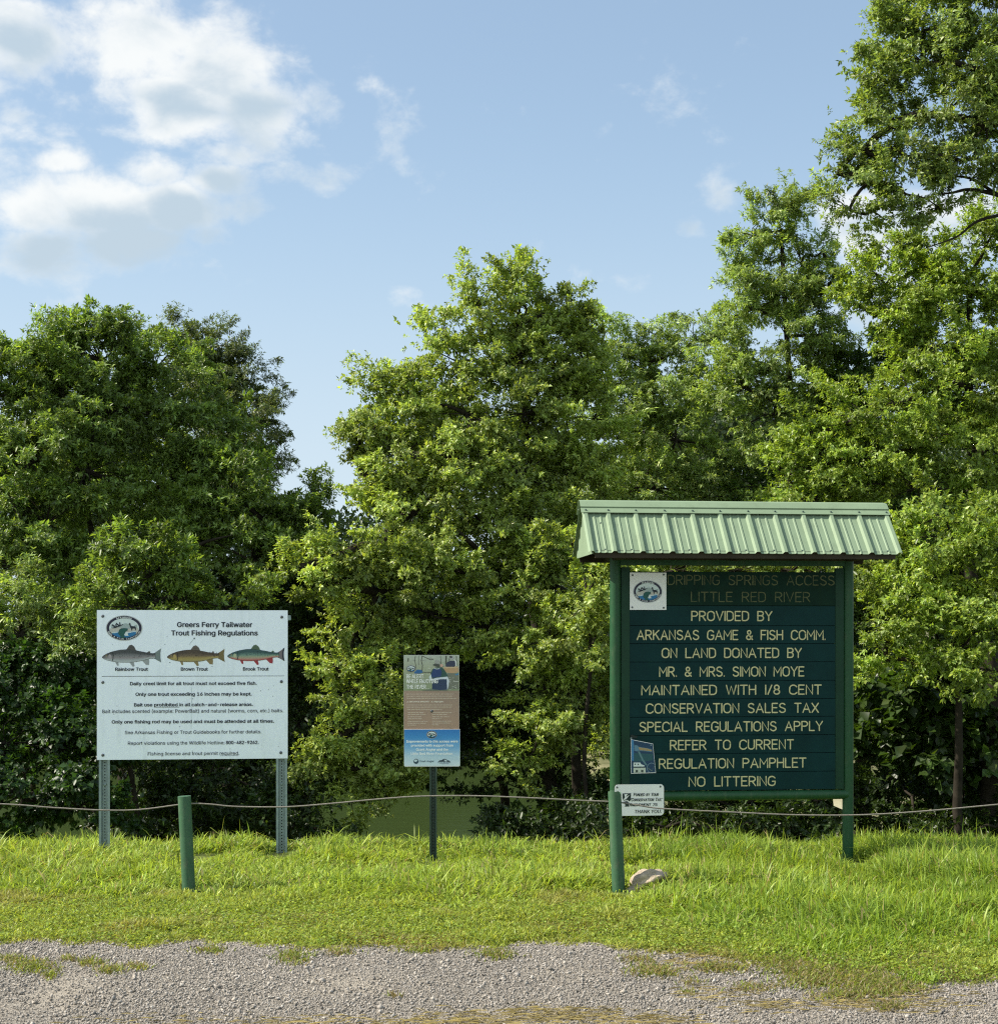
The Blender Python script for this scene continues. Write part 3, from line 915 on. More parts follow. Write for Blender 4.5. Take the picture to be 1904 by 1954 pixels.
make_tree('red_oak', 'towering oak at the upper right reaching out of the picture with bare lower boughs', 'tree', Kind(0.055, 0.48, 8, 0.2, (0.185, 0.255, 0.080), 0.30, 0.14, 0.22, 48, 1.0), (2110, 17.4), [
    (1745, 25, 16.4, 60, 50), (1830, 40, 16.2, 70, 70), (1900, 40, 16.2, 70, 70), (1700, 95, 16.3, 46, 44), (1760, 120, 16.2, 70, 60), (1850, 130, 16.0, 76, 70), (1930, 140, 16, 70, 80), (1700, 170, 16.2, 46, 46),
    (1650, 215, 16.3, 38, 32), (1710, 235, 16.1, 66, 50), (1800, 220, 16.0, 76, 60), (1880, 240, 15.9, 70, 60), (1650, 285, 16.2, 50, 34), (1730, 300, 16, 66, 40), (1810, 300, 15.9, 66, 40, .8), (1890, 310, 15.9, 56, 30, .7),
    (1600, 330, 16.2, 36, 26, .8), (1660, 345, 16.1, 50, 34, .8), (1720, 360, 16, 50, 34, .8), (1790, 395, 16, 26, 22, .7), (1620, 400, 16.2, 40, 24, .6), (1690, 420, 16.1, 44, 26, .5),
    (1960, 250, 16.2, 70, 80), (2040, 120, 16.6, 100, 120), (1850, 345, 16.0, 60, 24, .7), (1905, 190, 16.1, 60, 60), (1760, 60, 16.3, 70, 50), (1800, -60, 16.4, 110, 70), (1950, -70, 16.4, 110, 80), (2080, 320, 16.8, 90, 90)],
    0.24, (2030, 60, 16.8), 24, fill=0.82, extra_limbs=[([(2040, 400, 16.9), (1960, 392, 16.4), (1904, 372, 16.2), (1850, 362, 16.1), (1815, 368, 16.0), (1780, 372, 16.0)], 0.05, 0.010), ([(1904, 372, 16.2), (1850, 340, 16.1), (1800, 335, 15.9), (1770, 318, 15.9)], 0.024, 0.008),
                                              ([(1850, 362, 16.1), (1825, 385, 16), (1795, 390, 16)], 0.014, 0.006), ([(2060, 430, 16.9), (1990, 395, 16.5), (1900, 412, 16.2), (1860, 425, 16.1), (1825, 452, 16.1), (1770, 472, 16.0)], 0.036, 0.008)])
make_tree('elm_tree', 'spreading yellow green elm at the right behind the notice board, below the bare boughs', 'tree', ELM, (1850, 18.8), [
    (1900, 440, 17.8, 50, 40), (1880, 470, 17.8, 56, 50), (1700, 480, 17.9, 50, 36, .8), (1650, 505, 17.9, 36, 26, .45), (1740, 455, 17.8, 40, 22, .5), (1620, 570, 17.8, 36, 26, .5), (1815, 510, 17.6, 56, 40), (1740, 520, 17.7, 50, 36), (1690, 545, 17.7, 50, 34), (1650, 590, 17.8, 44, 26), (1860, 560, 17.5, 80, 56), (1780, 590, 17.5, 76, 46), (1720, 600, 17.6, 46, 30), (1890, 640, 17.3, 70, 60),
    (1800, 660, 17.4, 80, 56), (1720, 690, 17.6, 66, 46), (1840, 740, 17.2, 90, 66), (1740, 760, 17.2, 90, 60), (1900, 760, 17.2, 70, 70), (1650, 800, 17.2, 80, 50), (1570, 830, 17.3, 70, 46), (1780, 840, 17.0, 90, 66), (1870, 860, 17.0, 80, 70),
    (1670, 880, 17.1, 90, 56), (1560, 890, 17.2, 80, 46), (1500, 910, 17.4, 50, 40), (1750, 930, 17.0, 86, 56), (1620, 950, 17.2, 90, 50), (1530, 960, 17.3, 80, 46), (1860, 950, 17.2, 80, 60), (1980, 560, 17.6, 90, 110), (1990, 780, 17.4, 90, 120)],
    0.17, (1850, 560, 17.7), 25)
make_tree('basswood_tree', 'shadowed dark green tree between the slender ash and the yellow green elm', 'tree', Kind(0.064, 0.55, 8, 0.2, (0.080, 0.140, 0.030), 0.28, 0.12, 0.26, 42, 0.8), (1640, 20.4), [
    (1700, 670, 19.4, 60, 36, .7), (1760, 690, 19.3, 90, 60), (1880, 720, 19.3, 90, 80), (1800, 560, 19.3, 90, 50), (1560, 900, 19.6, 90, 60), (1600, 710, 19.4, 50, 36, .6), (1700, 700, 19.4, 56, 46, .8), (1640, 740, 19.2, 90, 50), (1570, 770, 19.3, 66, 46), (1480, 850, 19.6, 50, 40), (1450, 930, 19.6, 60, 50), (1600, 850, 19.4, 100, 80), (1700, 840, 19.4, 80, 80), (1500, 1010, 19.6, 90, 70), (1650, 1000, 19.4, 110, 80), (1790, 1000, 19.2, 100, 80),
    (1700, 1120, 19.2, 100, 90), (1820, 1110, 19.2, 100, 90), (1560, 1130, 19.6, 100, 90), (1690, 1240, 19.2, 80, 80), (1560, 1290, 19.6, 100, 100), (1920, 1000, 19.2, 100, 120)], 0.15, (1640, 680, 19.6), 26)
make_tree('sunlit_elm', 'bright yellow green young elm at the right edge beside the notice board', 'tree', ELM, (1830, 15.2), [
    (1790, 985, 14.8, 66, 36), (1860, 1000, 14.7, 66, 40), (1740, 1030, 14.8, 56, 40), (1830, 1060, 14.5, 80, 50), (1770, 1100, 14.6, 70, 44), (1880, 1110, 14.4, 66, 50), (1720, 1120, 14.8, 46, 36), (1840, 1160, 14.4, 76, 46), (1760, 1190, 14.6, 66, 40),
    (1890, 1200, 14.3, 56, 46), (1700, 1190, 14.9, 40, 34), (1830, 1240, 14.5, 70, 40), (1890, 1280, 14.3, 50, 34), (1750, 1270, 14.8, 56, 30), (1690, 1260, 15, 36, 30), (1960, 1120, 14.5, 70, 130)], 0.07, (1830, 1040, 14.8), 27)
make_tree('redbud_tree', 'dark redbud with broad leaves hanging low right of the notice board', 'tree', Kind(0.12, 0.85, 6, 0.4, (0.034, 0.066, 0.012), 0.25, 0.15, 0.3, 18, 0.3), (1780, 16.4), [  # leaf colour darkened to stand in for shade where sun reaches it
    (1720, 1330, 15.8, 66, 50), (1800, 1340, 15.6, 76, 50), (1810, 1450, 15.7, 50, 40), (1740, 1460, 15.8, 50, 36), (1840, 1510, 15.8, 40, 30, .6), (1880, 1350, 15.5, 60, 50), (1760, 1400, 15.7, 70, 40), (1840, 1410, 15.6, 60, 36), (1670, 1400, 16.2, 50, 60), (1900, 1420, 15.6, 40, 30, .7)], 0.07, (1790, 1330, 15.8), 28)
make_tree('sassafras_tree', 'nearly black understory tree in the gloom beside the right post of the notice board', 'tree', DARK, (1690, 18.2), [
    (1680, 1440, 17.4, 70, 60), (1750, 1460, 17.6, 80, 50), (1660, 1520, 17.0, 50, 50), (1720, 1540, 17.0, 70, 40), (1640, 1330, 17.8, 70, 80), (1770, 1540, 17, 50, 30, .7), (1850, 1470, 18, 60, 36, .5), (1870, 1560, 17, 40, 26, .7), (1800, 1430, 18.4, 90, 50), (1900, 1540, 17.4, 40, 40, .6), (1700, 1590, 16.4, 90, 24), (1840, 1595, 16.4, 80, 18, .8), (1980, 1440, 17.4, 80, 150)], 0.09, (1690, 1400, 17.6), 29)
make_tree('sycamore_tree', 'shaded sycamore whose upper leaves show through the gap below the notice board roof', 'tree', OAK, (1420, 17.6), [
    (1280, 1090, 16.8, 90, 44), (1400, 1090, 16.8, 90, 44), (1510, 1090, 16.8, 80, 44), (1600, 1110, 16.8, 60, 60), (1350, 1190, 17.2, 110, 80), (1500, 1200, 17.2, 110, 80), (1430, 1340, 17.4, 120, 90), (1310, 1340, 17.4, 90, 90), (1550, 1350, 17.4, 90, 90), (1430, 1470, 17.6, 120, 60), (1280, 1470, 17.6, 90, 60), (1560, 1480, 17.6, 80, 50), (1180, 1450, 17.6, 60, 50)], 0.12, (1420, 1090, 17), 30)


def bare_trunk(name, label, pts, r0, r1, seed):
    P = [at(p[0], p[1], p[2] * DS) for p in pts]
    x, y = P[0].x, P[0].y
    root = Vector((x, y, float(ground_z(x, y)) - 0.2))
    m = MB()
    q = catmull([root] + P, 5)
    m.tube([Vector(p) - root for p in q], list(np.linspace(r0, r1, len(q))), 10)
    t = empty(name, root)
    tag(t, label, 'tree trunk')
    m.build('trunk', M_BARK, t, smooth=True)


bare_trunk('tree_trunk', 'thick dark trunk standing at the right edge of the picture', [(1893, 1580, 15.6), (1894, 1450, 15.6), (1890, 1330, 15.6), (1884, 1230, 15.7)], 0.17, 0.12, 1)
bare_trunk('tree_trunk', 'straight slim dark trunk left of the bright bank gap at the right', [(1822, 1580, 17.8), (1824, 1450, 17.8), (1826, 1340, 17.8), (1822, 1250, 17.9)], 0.10, 0.07, 2)
bare_trunk('tree_trunk', 'wider dark trunk just left of the slim one at the right', [(1792, 1580, 17.5), (1793, 1470, 17.5), (1788, 1360, 17.5), (1780, 1260, 17.6)], 0.11, 0.08, 3)
bare_trunk('tree_trunk', 'dark trunk standing in the gloom just left of the left notice board post', [(1102, 1580, 17.4), (1100, 1480, 17.4), (1096, 1380, 17.4), (1090, 1280, 17.5)], 0.09, 0.06, 4)


def far_woods():
    rng = np.random.default_rng(77)
    O, A, N, L, W, C = [], [], [], [], [], []
    for i in range(330):
        low = i >= 250
        x = rng.uniform(-32, 32) if not low else -30 + (i - 250) * 0.76
        y = 66.5 + 22 * rng.random() ** 1.6 if not low else 66.8 + rng.uniform(0, 1.5)
        top = rng.uniform(6.0, 9.0) + (y - 73) * 0.12 + 6.0 * (x > -5.5 or x < -12)
        cz = rng.uniform(-2.6, top - 1.2) if not low else rng.uniform(-2.4, 1.6)
        r = rng.uniform(1.3, 2.4)
        n = 1500
        d = unit(rng.normal(0, 1, (n, 3)))
        p = np.array([x, y, cz]) + d * r * (rng.random((n, 1)) ** 0.4) * np.array([1.2, 1.2, 1])
        O.append(p); A.append(d + rng.normal(0, .6, (n, 3))); N.append(d + np.array([0, 0, .6]) + rng.normal(0, .4, (n, 3)))
        ln = rng.uniform(0.18, 0.36, n)
        L.append(ln); W.append(ln * 0.6)
        C.append(np.array((0.055, 0.085, 0.030)) * rng.uniform(0.75, 1.3) * rng.uniform(0.7, 1.3, (n, 1)))
    o = link('far_woods', leaves_mesh('far_woods', *[np.concatenate(q) for q in (O, A, N, L, W, C)]), M_LEAF)
    tag(o, 'far wooded bank across the river seen through gaps in the trees', 'woods', kind='stuff')


far_woods()


# ------------------------------------------------------------------ grass
def blades(x, y, h, w, phi, bend, col, z0=None):
    n = len(x)
    z = ground_z(x, y) if z0 is None else z0
    fa = phi + RNG.uniform(0.6, 2.5, n)
    sx, sy = np.cos(fa), np.sin(fa)
    lx, ly = np.cos(phi), np.sin(phi)
    V = np.empty((n, 7, 3), np.float32)
    for i, (tt, ww) in enumerate([(0, 0.75), (0.42, 1.0), (0.78, 0.62)]):
        cx = x + lx * h * bend * tt ** 2
        cy = y + ly * h * bend * tt ** 2
        cz = z + h * (tt - 0.32 * bend * tt ** 2)
        for j, sg in enumerate((-1, 1)):
            V[:, i * 2 + j, 0] = cx + sg * sx * w * ww * 0.5
            V[:, i * 2 + j, 1] = cy + sg * sy * w * ww * 0.5
            V[:, i * 2 + j, 2] = cz
    V[:, 6, 0] = x + lx * h * bend
    V[:, 6, 1] = y + ly * h * bend
    V[:, 6, 2] = z + h * (1 - 0.32 * bend - 0.10 * bend ** 2)
    b = (np.arange(n) * 7)[:, None]
    q = np.concatenate([b + np.array([[0, 1, 3, 2]]), b + np.array([[2, 3, 5, 4]])])
    tr = b + np.array([[4, 5, 6]])
    return V.reshape(-1, 3), q, tr, np.repeat(col, 7, 0)


def join_blades(parts):
    off, Vs, Q, T, Cc = 0, [], [], [], []
    for (V, q, t, c) in parts:
        Vs.append(V); Q.append(q + off); T.append(t + off); Cc.append(c)
        off += len(V)
    return np.concatenate(Vs), [np.concatenate(Q), np.concatenate(T)], np.concatenate(Cc)


def grass_colour(n, base, var, yellow):
    br = np.clip(1 + var * RNG.normal(0, 1, n), 0.4, 1.9)
    ye = np.clip(RNG.normal(yellow, 0.3, n), 0, 1.3)
    return np.array(base) * br[:, None] * (1 + ye[:, None] * np.array([0.45, 0.10, -0.1]))


def make_grass():
    parts = []
    # long unmown grass
    n = 290000
    x = RNG.uniform(-5.6, 5.6, n)
    y = RNG.uniform(8.3, 14.9, n)
    e = edge_y(x)
    t = y - e
    right = np.clip((x - 0.9) / 0.6, 0, 1)
    start = 1.05 * (1 - right) + 0.12 * right + 0.9 * (vnoise(x, y, 21, 1.1) - 0.5) + 0.5 * (vnoise(x, y, 26, 4.0) - 0.5)
    clump = vnoise(x, y, 22, 1.6) * 0.6 + vnoise(x, y, 23, 5.0) * 0.4
    keep = (t > start) & (RNG.random(n) < 0.55 + 0.8 * clump)
    # trodden circle round the left fence post
    keep &= ~((np.hypot(x + 2.1, (y - 11.3)) < 0.42) & (RNG.random(n) < 0.8))
    for (fx, fy) in ((-2.5, 13.3), (-2.45, 13.3), (-1.78, 13.4), (-1.84, 13.4), (-.55, 12.95), (0.94, 12.8), (2.87, 13.0), (0.87, 11.4)):
        keep &= ~((np.hypot(x - fx, y - fy + 0.10) < 0.20) & (RNG.random(n) < 0.75))
    x, y, clump, t, start, right = x[keep], y[keep], clump[keep], t[keep], start[keep], right[keep]
    n = len(x)
    ramp = np.clip((t - start) / 0.9, 0.25, 1)
    clump2 = vnoise(x, y, 28, 2.6)
    h = (0.055 + 0.10 * clump + 0.11 * clump2 ** 2) * (1 + 0.25 * right) * ramp * RNG.uniform(0.55, 1.25, n)
    # thin, low grass right in front of each post, where the mower cannot reach and feet have been
    for (fx, fy, k_) in ((-2.5, 13.3, .8), (-1.82, 13.4, .8), (-.55, 12.95, .7), (0.94, 12.82, .6), (2.87, 13.0, .9), (0.87, 11.4, .5), (-2.26, 11.4, .6),):
        q_ = np.exp(-((x - fx) / 0.24) ** 2 - ((y - fy + k_ * .45) / (k_ * .62)) ** 2)
        h = h * (1 - 0.9 * q_)
    tall = RNG.random(n) < 0.04
    h = np.where(tall, h * 1.5, h)
    phi = vnoise(x, y, 24, 0.9) * 9 + RNG.normal(0, 1.5, n)
    bend = np.clip(RNG.normal(0.95, 0.42, n) - 0.25 * right, 0.05, 1.7)
    w = RNG.uniform(0.006, 0.0135, n)
    c = grass_colour(n, (0.265, 0.375, 0.060), 0.34, 0.38)
    green = (vnoise(x, y, 27, 1.2)[:, None] * 0.30 + right[:, None] * 0.28)
    c = c * (1 - green) + np.array((0.135, 0.255, 0.036)) * green
    dry = RNG.random(n) < 0.055
    c[dry] = np.array((0.34, 0.28, 0.13)) * RNG.uniform(0.7, 1.2, (dry.sum(), 1))
    parts.append(blades(x, y, h, w, phi, bend, c))
    # short mown strip along the gravel
    n = 260000
    x = RNG.uniform(-5.2, 5.2, n)
    e = edge_y(x)
    t = RNG.uniform(-0.05, 2.0, n)
    y = e + t
    right = np.clip((x - 0.9) / 0.6, 0, 1)
    keep = (t < 1.9 - 0.6 * right) & (RNG.random(n) < np.clip(0.35 + t * 2.5, 0, 1)) & (RNG.random(n) < 1 - 0.3 * right)
    x, y, t = x[keep], y[keep], t[keep]
    n = len(x)
    h = RNG.uniform(0.015, 0.06, n) * (0.35 + 1.5 * vnoise(x, y, 31, 3) * vnoise(x, y, 32, 11)) * (1 + 0.4 * t)
    phi = RNG.uniform(0, 6.28, n)
    c = grass_colour(n, (0.250, 0.335, 0.062), 0.36, 0.36)
    brown = np.clip(vnoise(x, y, 33, 2.5) * 1.3 - 0.68, 0, 0.5)[:, None] + np.clip(0.25 - t, 0, 0.3)[:, None]
    c = c * (1 - brown) + np.array((0.30, 0.235, 0.10)) * brown
    parts.append(blades(x, y, h, RNG.uniform(0.004, 0.009, n), phi, RNG.uniform(0.3, 1.6, n), c))
    # low clover and creeping leaves
    V, fs, cc = join_blades(parts)
    me = np_mesh('grass', V, fs, cc)
    o = link('grass', me, M_GRASS)
    tag(o, 'bright green uncut grass growing between the gravel and the trees', 'grass', kind='stuff')
    n = 60000
    x = RNG.uniform(-5.0, 5.0, n)
    e = edge_y(x)
    y = e + RNG.uniform(0.0, 1.5, n)
    keep = RNG.random(n) < vnoise(x, y, 41, 2.0) * 1.1
    x, y = x[keep], y[keep]
    n = len(x)
    org = np.stack([x, y, ground_z(x, y) + RNG.uniform(0.01, 0.05, n)], 1)
    an = RNG.uniform(0, 6.28, n)
    ax = np.stack([np.cos(an), np.sin(an), RNG.normal(0.1, 0.3, n)], 1)
    nr = np.stack([RNG.normal(0, 0.4, n), RNG.normal(0, 0.4, n), np.ones(n)], 1)
    me = leaves_mesh('clover', org, ax, nr, RNG.uniform(0.012, 0.026, n), RNG.uniform(0.010, 0.02, n), grass_colour(n, (0.19, 0.285, 0.05), 0.32, 0.3))
    o = link('clover', me, M_GRASS)
    tag(o, 'low clover and creeping leaves in the short turf by the gravel', 'clover', kind='stuff')
    # weeds rooted in the gravel (patches), and dry clippings lying on it
    parts = []
    for (px, py, rx, ry, k, dryness) in [(58, 1848, 42, 12, 420, 0.25), (95, 1866, 12, 6, 90, 0.25), (175, 1842, 22, 8, 170, .3), (212, 1856, 24, 8, 170, .3),
                                          (262, 1850, 18, 5, 110, .5), (20, 1834, 20, 6, 110, .3), (130, 1834, 14, 4, 60, .5), (560, 1830, 30, 14, 330, .2), (650, 1822, 24, 6, 120, .5),
                                          (945, 1826, 40, 10, 280, .3), (1250, 1858, 45, 12, 520, .45), (1370, 1852, 50, 9, 430, .45), (1215, 1835, 34, 8, 150, .6),
                                          (1480, 1835, 60, 20, 900, .35), (1560, 1858, 80, 20, 1500, .35), (1640, 1875, 80, 24, 1700, .3), (1700, 1890, 60, 14, 900, .35), (1620, 1905, 70, 10, 420, .45),
                                          (1780, 1862, 50, 12, 420, .35), (1850, 1868, 50, 14, 500, .3), (1440, 1890, 40, 8, 130, .6), (1320, 1880, 24, 6, 60, .6), (750, 1905, 14, 4, 26, .5),
                                          (1310, 1898, 10, 4, 30, .4), (1700, 1925, 30, 8, 170, .5), (1540, 1880, 50, 10, 300, .5), (400, 1818, 26, 6, 140, .3), (800, 1818, 40, 5, 170, .3)]:
        k = int(k * 1.3)
        qx, qy = RNG.normal(px, rx * 0.55, k), RNG.normal(py, ry * 0.55, k)
        d = CAMZ * F / np.maximum(qy - HY, 50)
        x, y = (qx - CX) / F * d, d
        c = grass_colour(k, (0.16, 0.22, 0.04), 0.25, 0.45)
        dm = RNG.random(k) < dryness
        c[dm] = np.array((0.30, 0.24, 0.12)) * RNG.uniform(0.6, 1.2, (dm.sum(), 1))
        parts.append(blades(x, y, RNG.uniform(0.02, 0.06, k), RNG.uniform(0.004, 0.008, k), RNG.uniform(0, 6.28, k), RNG.uniform(0.4, 1.5, k), c))
    V, fs, cc = join_blades(parts)
    o = link('weeds', np_mesh('weeds', V, fs, cc), M_GRASS)
    tag(o, 'sparse weeds and thin grass tufts growing through the gravel', 'weeds', kind='stuff')
    parts = []
    for (px, py, rx, ry, k) in [(1060, 1946, 130, 12, 800), (1480, 1925, 60, 10, 260), (1640, 1918, 70, 12, 380), (860, 1955, 120, 10, 420), (1250, 1955, 90, 8, 260), (1600, 1840, 70, 14, 420), (1330, 1840, 60, 10, 220),
                                (1760, 1840, 60, 16, 240), (600, 1960, 160, 10, 260), (1750, 1920, 90, 20, 260), (300, 1960, 150, 14, 120), (1380, 1905, 60, 14, 150)]:
        qx, qy = RNG.normal(px, rx * 0.6, k), RNG.normal(py, ry * 0.7, k)
        d = CAMZ * F / np.maximum(qy - HY, 50)
        x, y = (qx - CX) / F * d, d
        k = max(1, int(k * .55))
        qx, qy = qx[:k], qy[:k]
        d = CAMZ * F / np.maximum(qy - HY, 50)
        x, y = (qx - CX) / F * d, d
        c = np.array((0.40, 0.345, 0.25)) * RNG.uniform(0.55, 1.25, (k, 1))
        ln = RNG.uniform(0.03, 0.12, k)
        an = RNG.uniform(0, pi, k)
        ax = np.stack([np.cos(an), np.sin(an) * 0.7, RNG.normal(0.03, 0.05, k)], 1)
        parts.append((np.stack([x, y, ground_z(x, y) + RNG.uniform(0.012, 0.024, k)], 1), ax, np.tile((0, 0, 1.0), (k, 1)), ln, RNG.uniform(0.002, 0.0045, k), c))
    P = [np.concatenate([p[i] for p in parts]) for i in range(6)]
    o = link('straw', leaves_mesh('straw', *P), M_GRASS)
    tag(o, 'dry straw coloured clippings lying on the gravel', 'straw', kind='stuff')


make_grass()

# ------------------------------------------------------------------ printing and lettering
FONT = None
try:
    FONT = bpy.data.fonts.load(os.path.join(bpy.utils.system_resource('DATAFILES', path='fonts'), 'Inter.woff2'))
except Exception:
    FONT = None


def text_raw(body):
    """outline of the words, filled by winding number (robust for letters whose strokes overlap)"""
    c = bpy.data.curves.new('text', 'FONT')
    c.body = body
    c.resolution_u = 4
    c.fill_mode = 'NONE'
    if FONT:
        c.font = FONT
    o = bpy.data.objects.new('text', c)
    COL.objects.link(o)
    me = bpy.data.meshes.new_from_object(o.evaluated_get(bpy.context.evaluated_depsgraph_get()))
    v = np.array([q.co[:2] for q in me.vertices]) if len(me.vertices) else np.zeros((0, 2))
    e = [tuple(q.vertices) for q in me.edges]
    bpy.data.objects.remove(o)
    bpy.data.curves.remove(c)
    bpy.data.meshes.remove(me)
    return v, e


def text_fill(v, e):
    # walk each closed outline so that all its edges run the same way
    nb = {}
    for a, b in e:
        nb.setdefault(a, []).append(b)
        nb.setdefault(b, []).append(a)
    seen, loops = set(), []
    for st in sorted(nb):
        if st in seen:
            continue
        lp, prev, cur = [st], None, st
        seen.add(st)
        nxt = min(nb[st]) if min(nb[st]) == st + 1 else nb[st][0]
        while nxt != st:
            lp.append(nxt)
            seen.add(nxt)
            prev, cur = cur, nxt
            cand = [q for q in nb[cur] if q != prev]
            if not cand:
                break
            nxt = cand[0]
        loops.append(lp)
    P, Q = [], []
    for lp in loops:
        for i in range(len(lp)):
            P.append(v[lp[i]])
            Q.append(v[lp[(i + 1) % len(lp)]])
    P, Q = np.array(P), np.array(Q)
    from mathutils.geometry import delaunay_2d_cdt
    vo, _, fo, *_r = delaunay_2d_cdt([Vector(p) for p in v], [(a, b) for a, b in e], [], 0, 1e-6)
    vo = np.array([tuple(p) for p in vo])
    out = []
    for f in fo:
        c = vo[list(f)].mean(0)
        up = (P[:, 1] <= c[1]) & (Q[:, 1] > c[1])
        dn = (P[:, 1] > c[1]) & (Q[:, 1] <= c[1])
        cr = (Q[:, 0] - P[:, 0]) * (c[1] - P[:, 1]) - (c[0] - P[:, 0]) * (Q[:, 1] - P[:, 1])
        if int((up & (cr > 0)).sum()) - int((dn & (cr < 0)).sum()) != 0:
            out.append(tuple(f))
    return vo, out


CHARS = {}


def glyph(ch):
    if ch not in CHARS:
        w = lambda t: float(np.ptp(text_raw(t)[0][:, 0]))
        v, f = text_fill(*text_raw(ch)) if ch != ' ' else (np.zeros((0, 2)), [])
        CHARS[ch] = (v, f, w('H' + ch + 'H') - _hh)
    return CHARS[ch]


_hh = float(np.ptp(text_raw('HH')[0][:, 0]))
CAPH = text_raw('H')[0][:, 1].max()


def text_line(body):
    V, Fs, x = [], [], 0.0
    n = 0
    for ch in body:
        v, f, adv = glyph(ch)
        if len(v):
            V.append(v + np.array([x, 0.0]))
            Fs += [tuple(i + n for i in q) for q in f]
            n += len(v)
        x += adv
    return (np.concatenate(V) if V else np.zeros((0, 2))), Fs


class Frame:
    """upright plane through a base point; local x along it, -y towards the viewer's side"""

    def __init__(self, px, d, theta):
        self.d, self.th = d, theta
        self.c = (px - CX) / F * d

    def u(self, px):
        m = (px - CX) / F
        return (m * self.d - self.c) / (cos(self.th) - m * sin(self.th))

    def z(self, py):
        return CAMZ + (HY - py) / F * self.d

    def p(self, px, py):
        return (self.u(px), self.z(py))

    def root(self, name):
        return empty(name, (self.c, self.d, 0), self.th)


class Print:
    """flat coloured shapes printed on a sheet: polygons in local (x,z), stacked in thin layers"""

    def __init__(self, y, fr, tr):
        self.y, self.fr, self.tr = y, fr, tr
        self.v, self.f, self.c = [], [], []
        self.layer = 0

    def _put(self, pts, faces, cols, lay):
        b = len(self.v)
        y = self.y - 0.0007 * lay
        self.v += [(p[0], y, p[1]) for p in pts]
        self.f += [tuple(i + b for i in q) for q in faces]
        self.c += cols

    def P(self, x, y):
        return self.fr.p(*self.tr(x, y))

    def poly(self, pts, col, lay=1):
        q = [self.P(*p) for p in pts]
        a = sum(q[i][0] * q[(i + 1) % len(q)][1] - q[(i + 1) % len(q)][0] * q[i][1] for i in range(len(q)))
        if a < 0:
            q = q[::-1]
        self._put(q, [tuple(range(len(q)))], [col] * len(q), lay)

    def rect(self, x0, y0, x1, y1, col, lay=1, col2=None):
        q = [self.P(x0, y1), self.P(x1, y1), self.P(x1, y0), self.P(x0, y0)]
        c2 = col2 or col
        self._put(q, [(0, 1, 2, 3)], [c2, c2, col, col], lay)

    def ell(self, cx, cy, rx, ry, col, lay=1, n=36):
        self.poly([(cx + rx * cos(2 * pi * k / n), cy + ry * sin(2 * pi * k / n)) for k in range(n)], col, lay)

    def line(self, pts, w, col, lay=1):
        for a, b in zip(pts[:-1], pts[1:]):
            dx, dy = b[0] - a[0], b[1] - a[1]
            L = math.hypot(dx, dy) or 1
            ox, oy = -dy / L * w / 2, dx / L * w / 2
            self.poly([(a[0] + ox, a[1] + oy), (b[0] + ox, b[1] + oy), (b[0] - ox, b[1] - oy), (a[0] - ox, a[1] - oy)], col, lay)

    def gridshape(self, top, bot, x0, x1, n, cols, lay=1):
        """cols: list of (fraction from the top, colour)"""
        nx = n + 1
        pts, cc, fs = [], [], []
        for i in range(nx):
            x = x0 + (x1 - x0) * i / n
            t, b = top(x), bot(x)
            for (fr, col) in cols:
                pts.append(self.P(x, t + (b - t) * fr))
                cc.append(col(x) if callable(col) else col)
        m = len(cols)
        for i in range(n):
            for k in range(m - 1):
                a = i * m + k
                fs.append((a, a + 1, a + m + 1, a + m))
        self._put(pts, fs, cc, lay)

    def text(self, body, x0, x1, base, cap, col, bold=0.0, lay=4, slant=0.0, rot=None):
        """fit the words between x0 and x1 with capitals from base-cap to base"""
        v, f = text_line(body)
        if not len(v):
            return
        a, b = v[:, 0].min(), v[:, 0].max()
        sx, sy = (x1 - x0) / (b - a), cap / CAPH
        X = x0 + (v[:, 0] - a) * sx
        Y = base - v[:, 1] * sy
        X = X + slant * (base - Y)
        k = bold * cap
        offs = [(0, 0)] if bold == 0 else [(-k, 0), (k, 0), (0, -k * .6), (0, k * .6), (k * .5, k * .4), (-k * .5, -k * .4)]
        for i, (dx, dy) in enumerate(offs):
            XX, YY = X + dx, Y + dy
            if rot:
                cx, cy, an = rot
                rx, ry = XX - cx, YY - cy
                XX, YY = cx + rx * cos(an) - ry * sin(an), cy + rx * sin(an) + ry * cos(an)
            self._put([self.P(p, q) for p, q in zip(XX, YY)], f, [col] * len(v), lay + i * 0.15)

    def arc_text(self, body, cx, cy, rx, ry, a0, a1, size, col, lay, inward):
        n = len(body)
        for i, ch in enumerate(body):
            if ch == ' ':
                continue
            t = R(a0 + (a1 - a0) * i / (n - 1))
            x, y = cx + rx * cos(t), cy - ry * sin(t)
            ang = math.atan2(rx * cos(t), ry * sin(t)) if not inward else math.atan2(-rx * cos(t), -ry * sin(t))
            w = size * (0.7 if ch not in 'i' else 0.2)
            self.text(ch, x - w / 2, x + w / 2, y + size / 2, size, col, 0.04, lay, 0, (x, y, ang))

    def build(self, name, parent):
        me = bpy.data.meshes.new(name)
        me.from_pydata(self.v, [], self.f)
        a = me.color_attributes.new('tint', 'FLOAT_COLOR', 'POINT')
        a.data.foreach_set('color', np.array([(*c, 1) for c in self.c], np.float32).ravel())
        me.update()
        return link(name, me, M_PRINT, parent)


INK = (0.012, 0.018, 0.03)


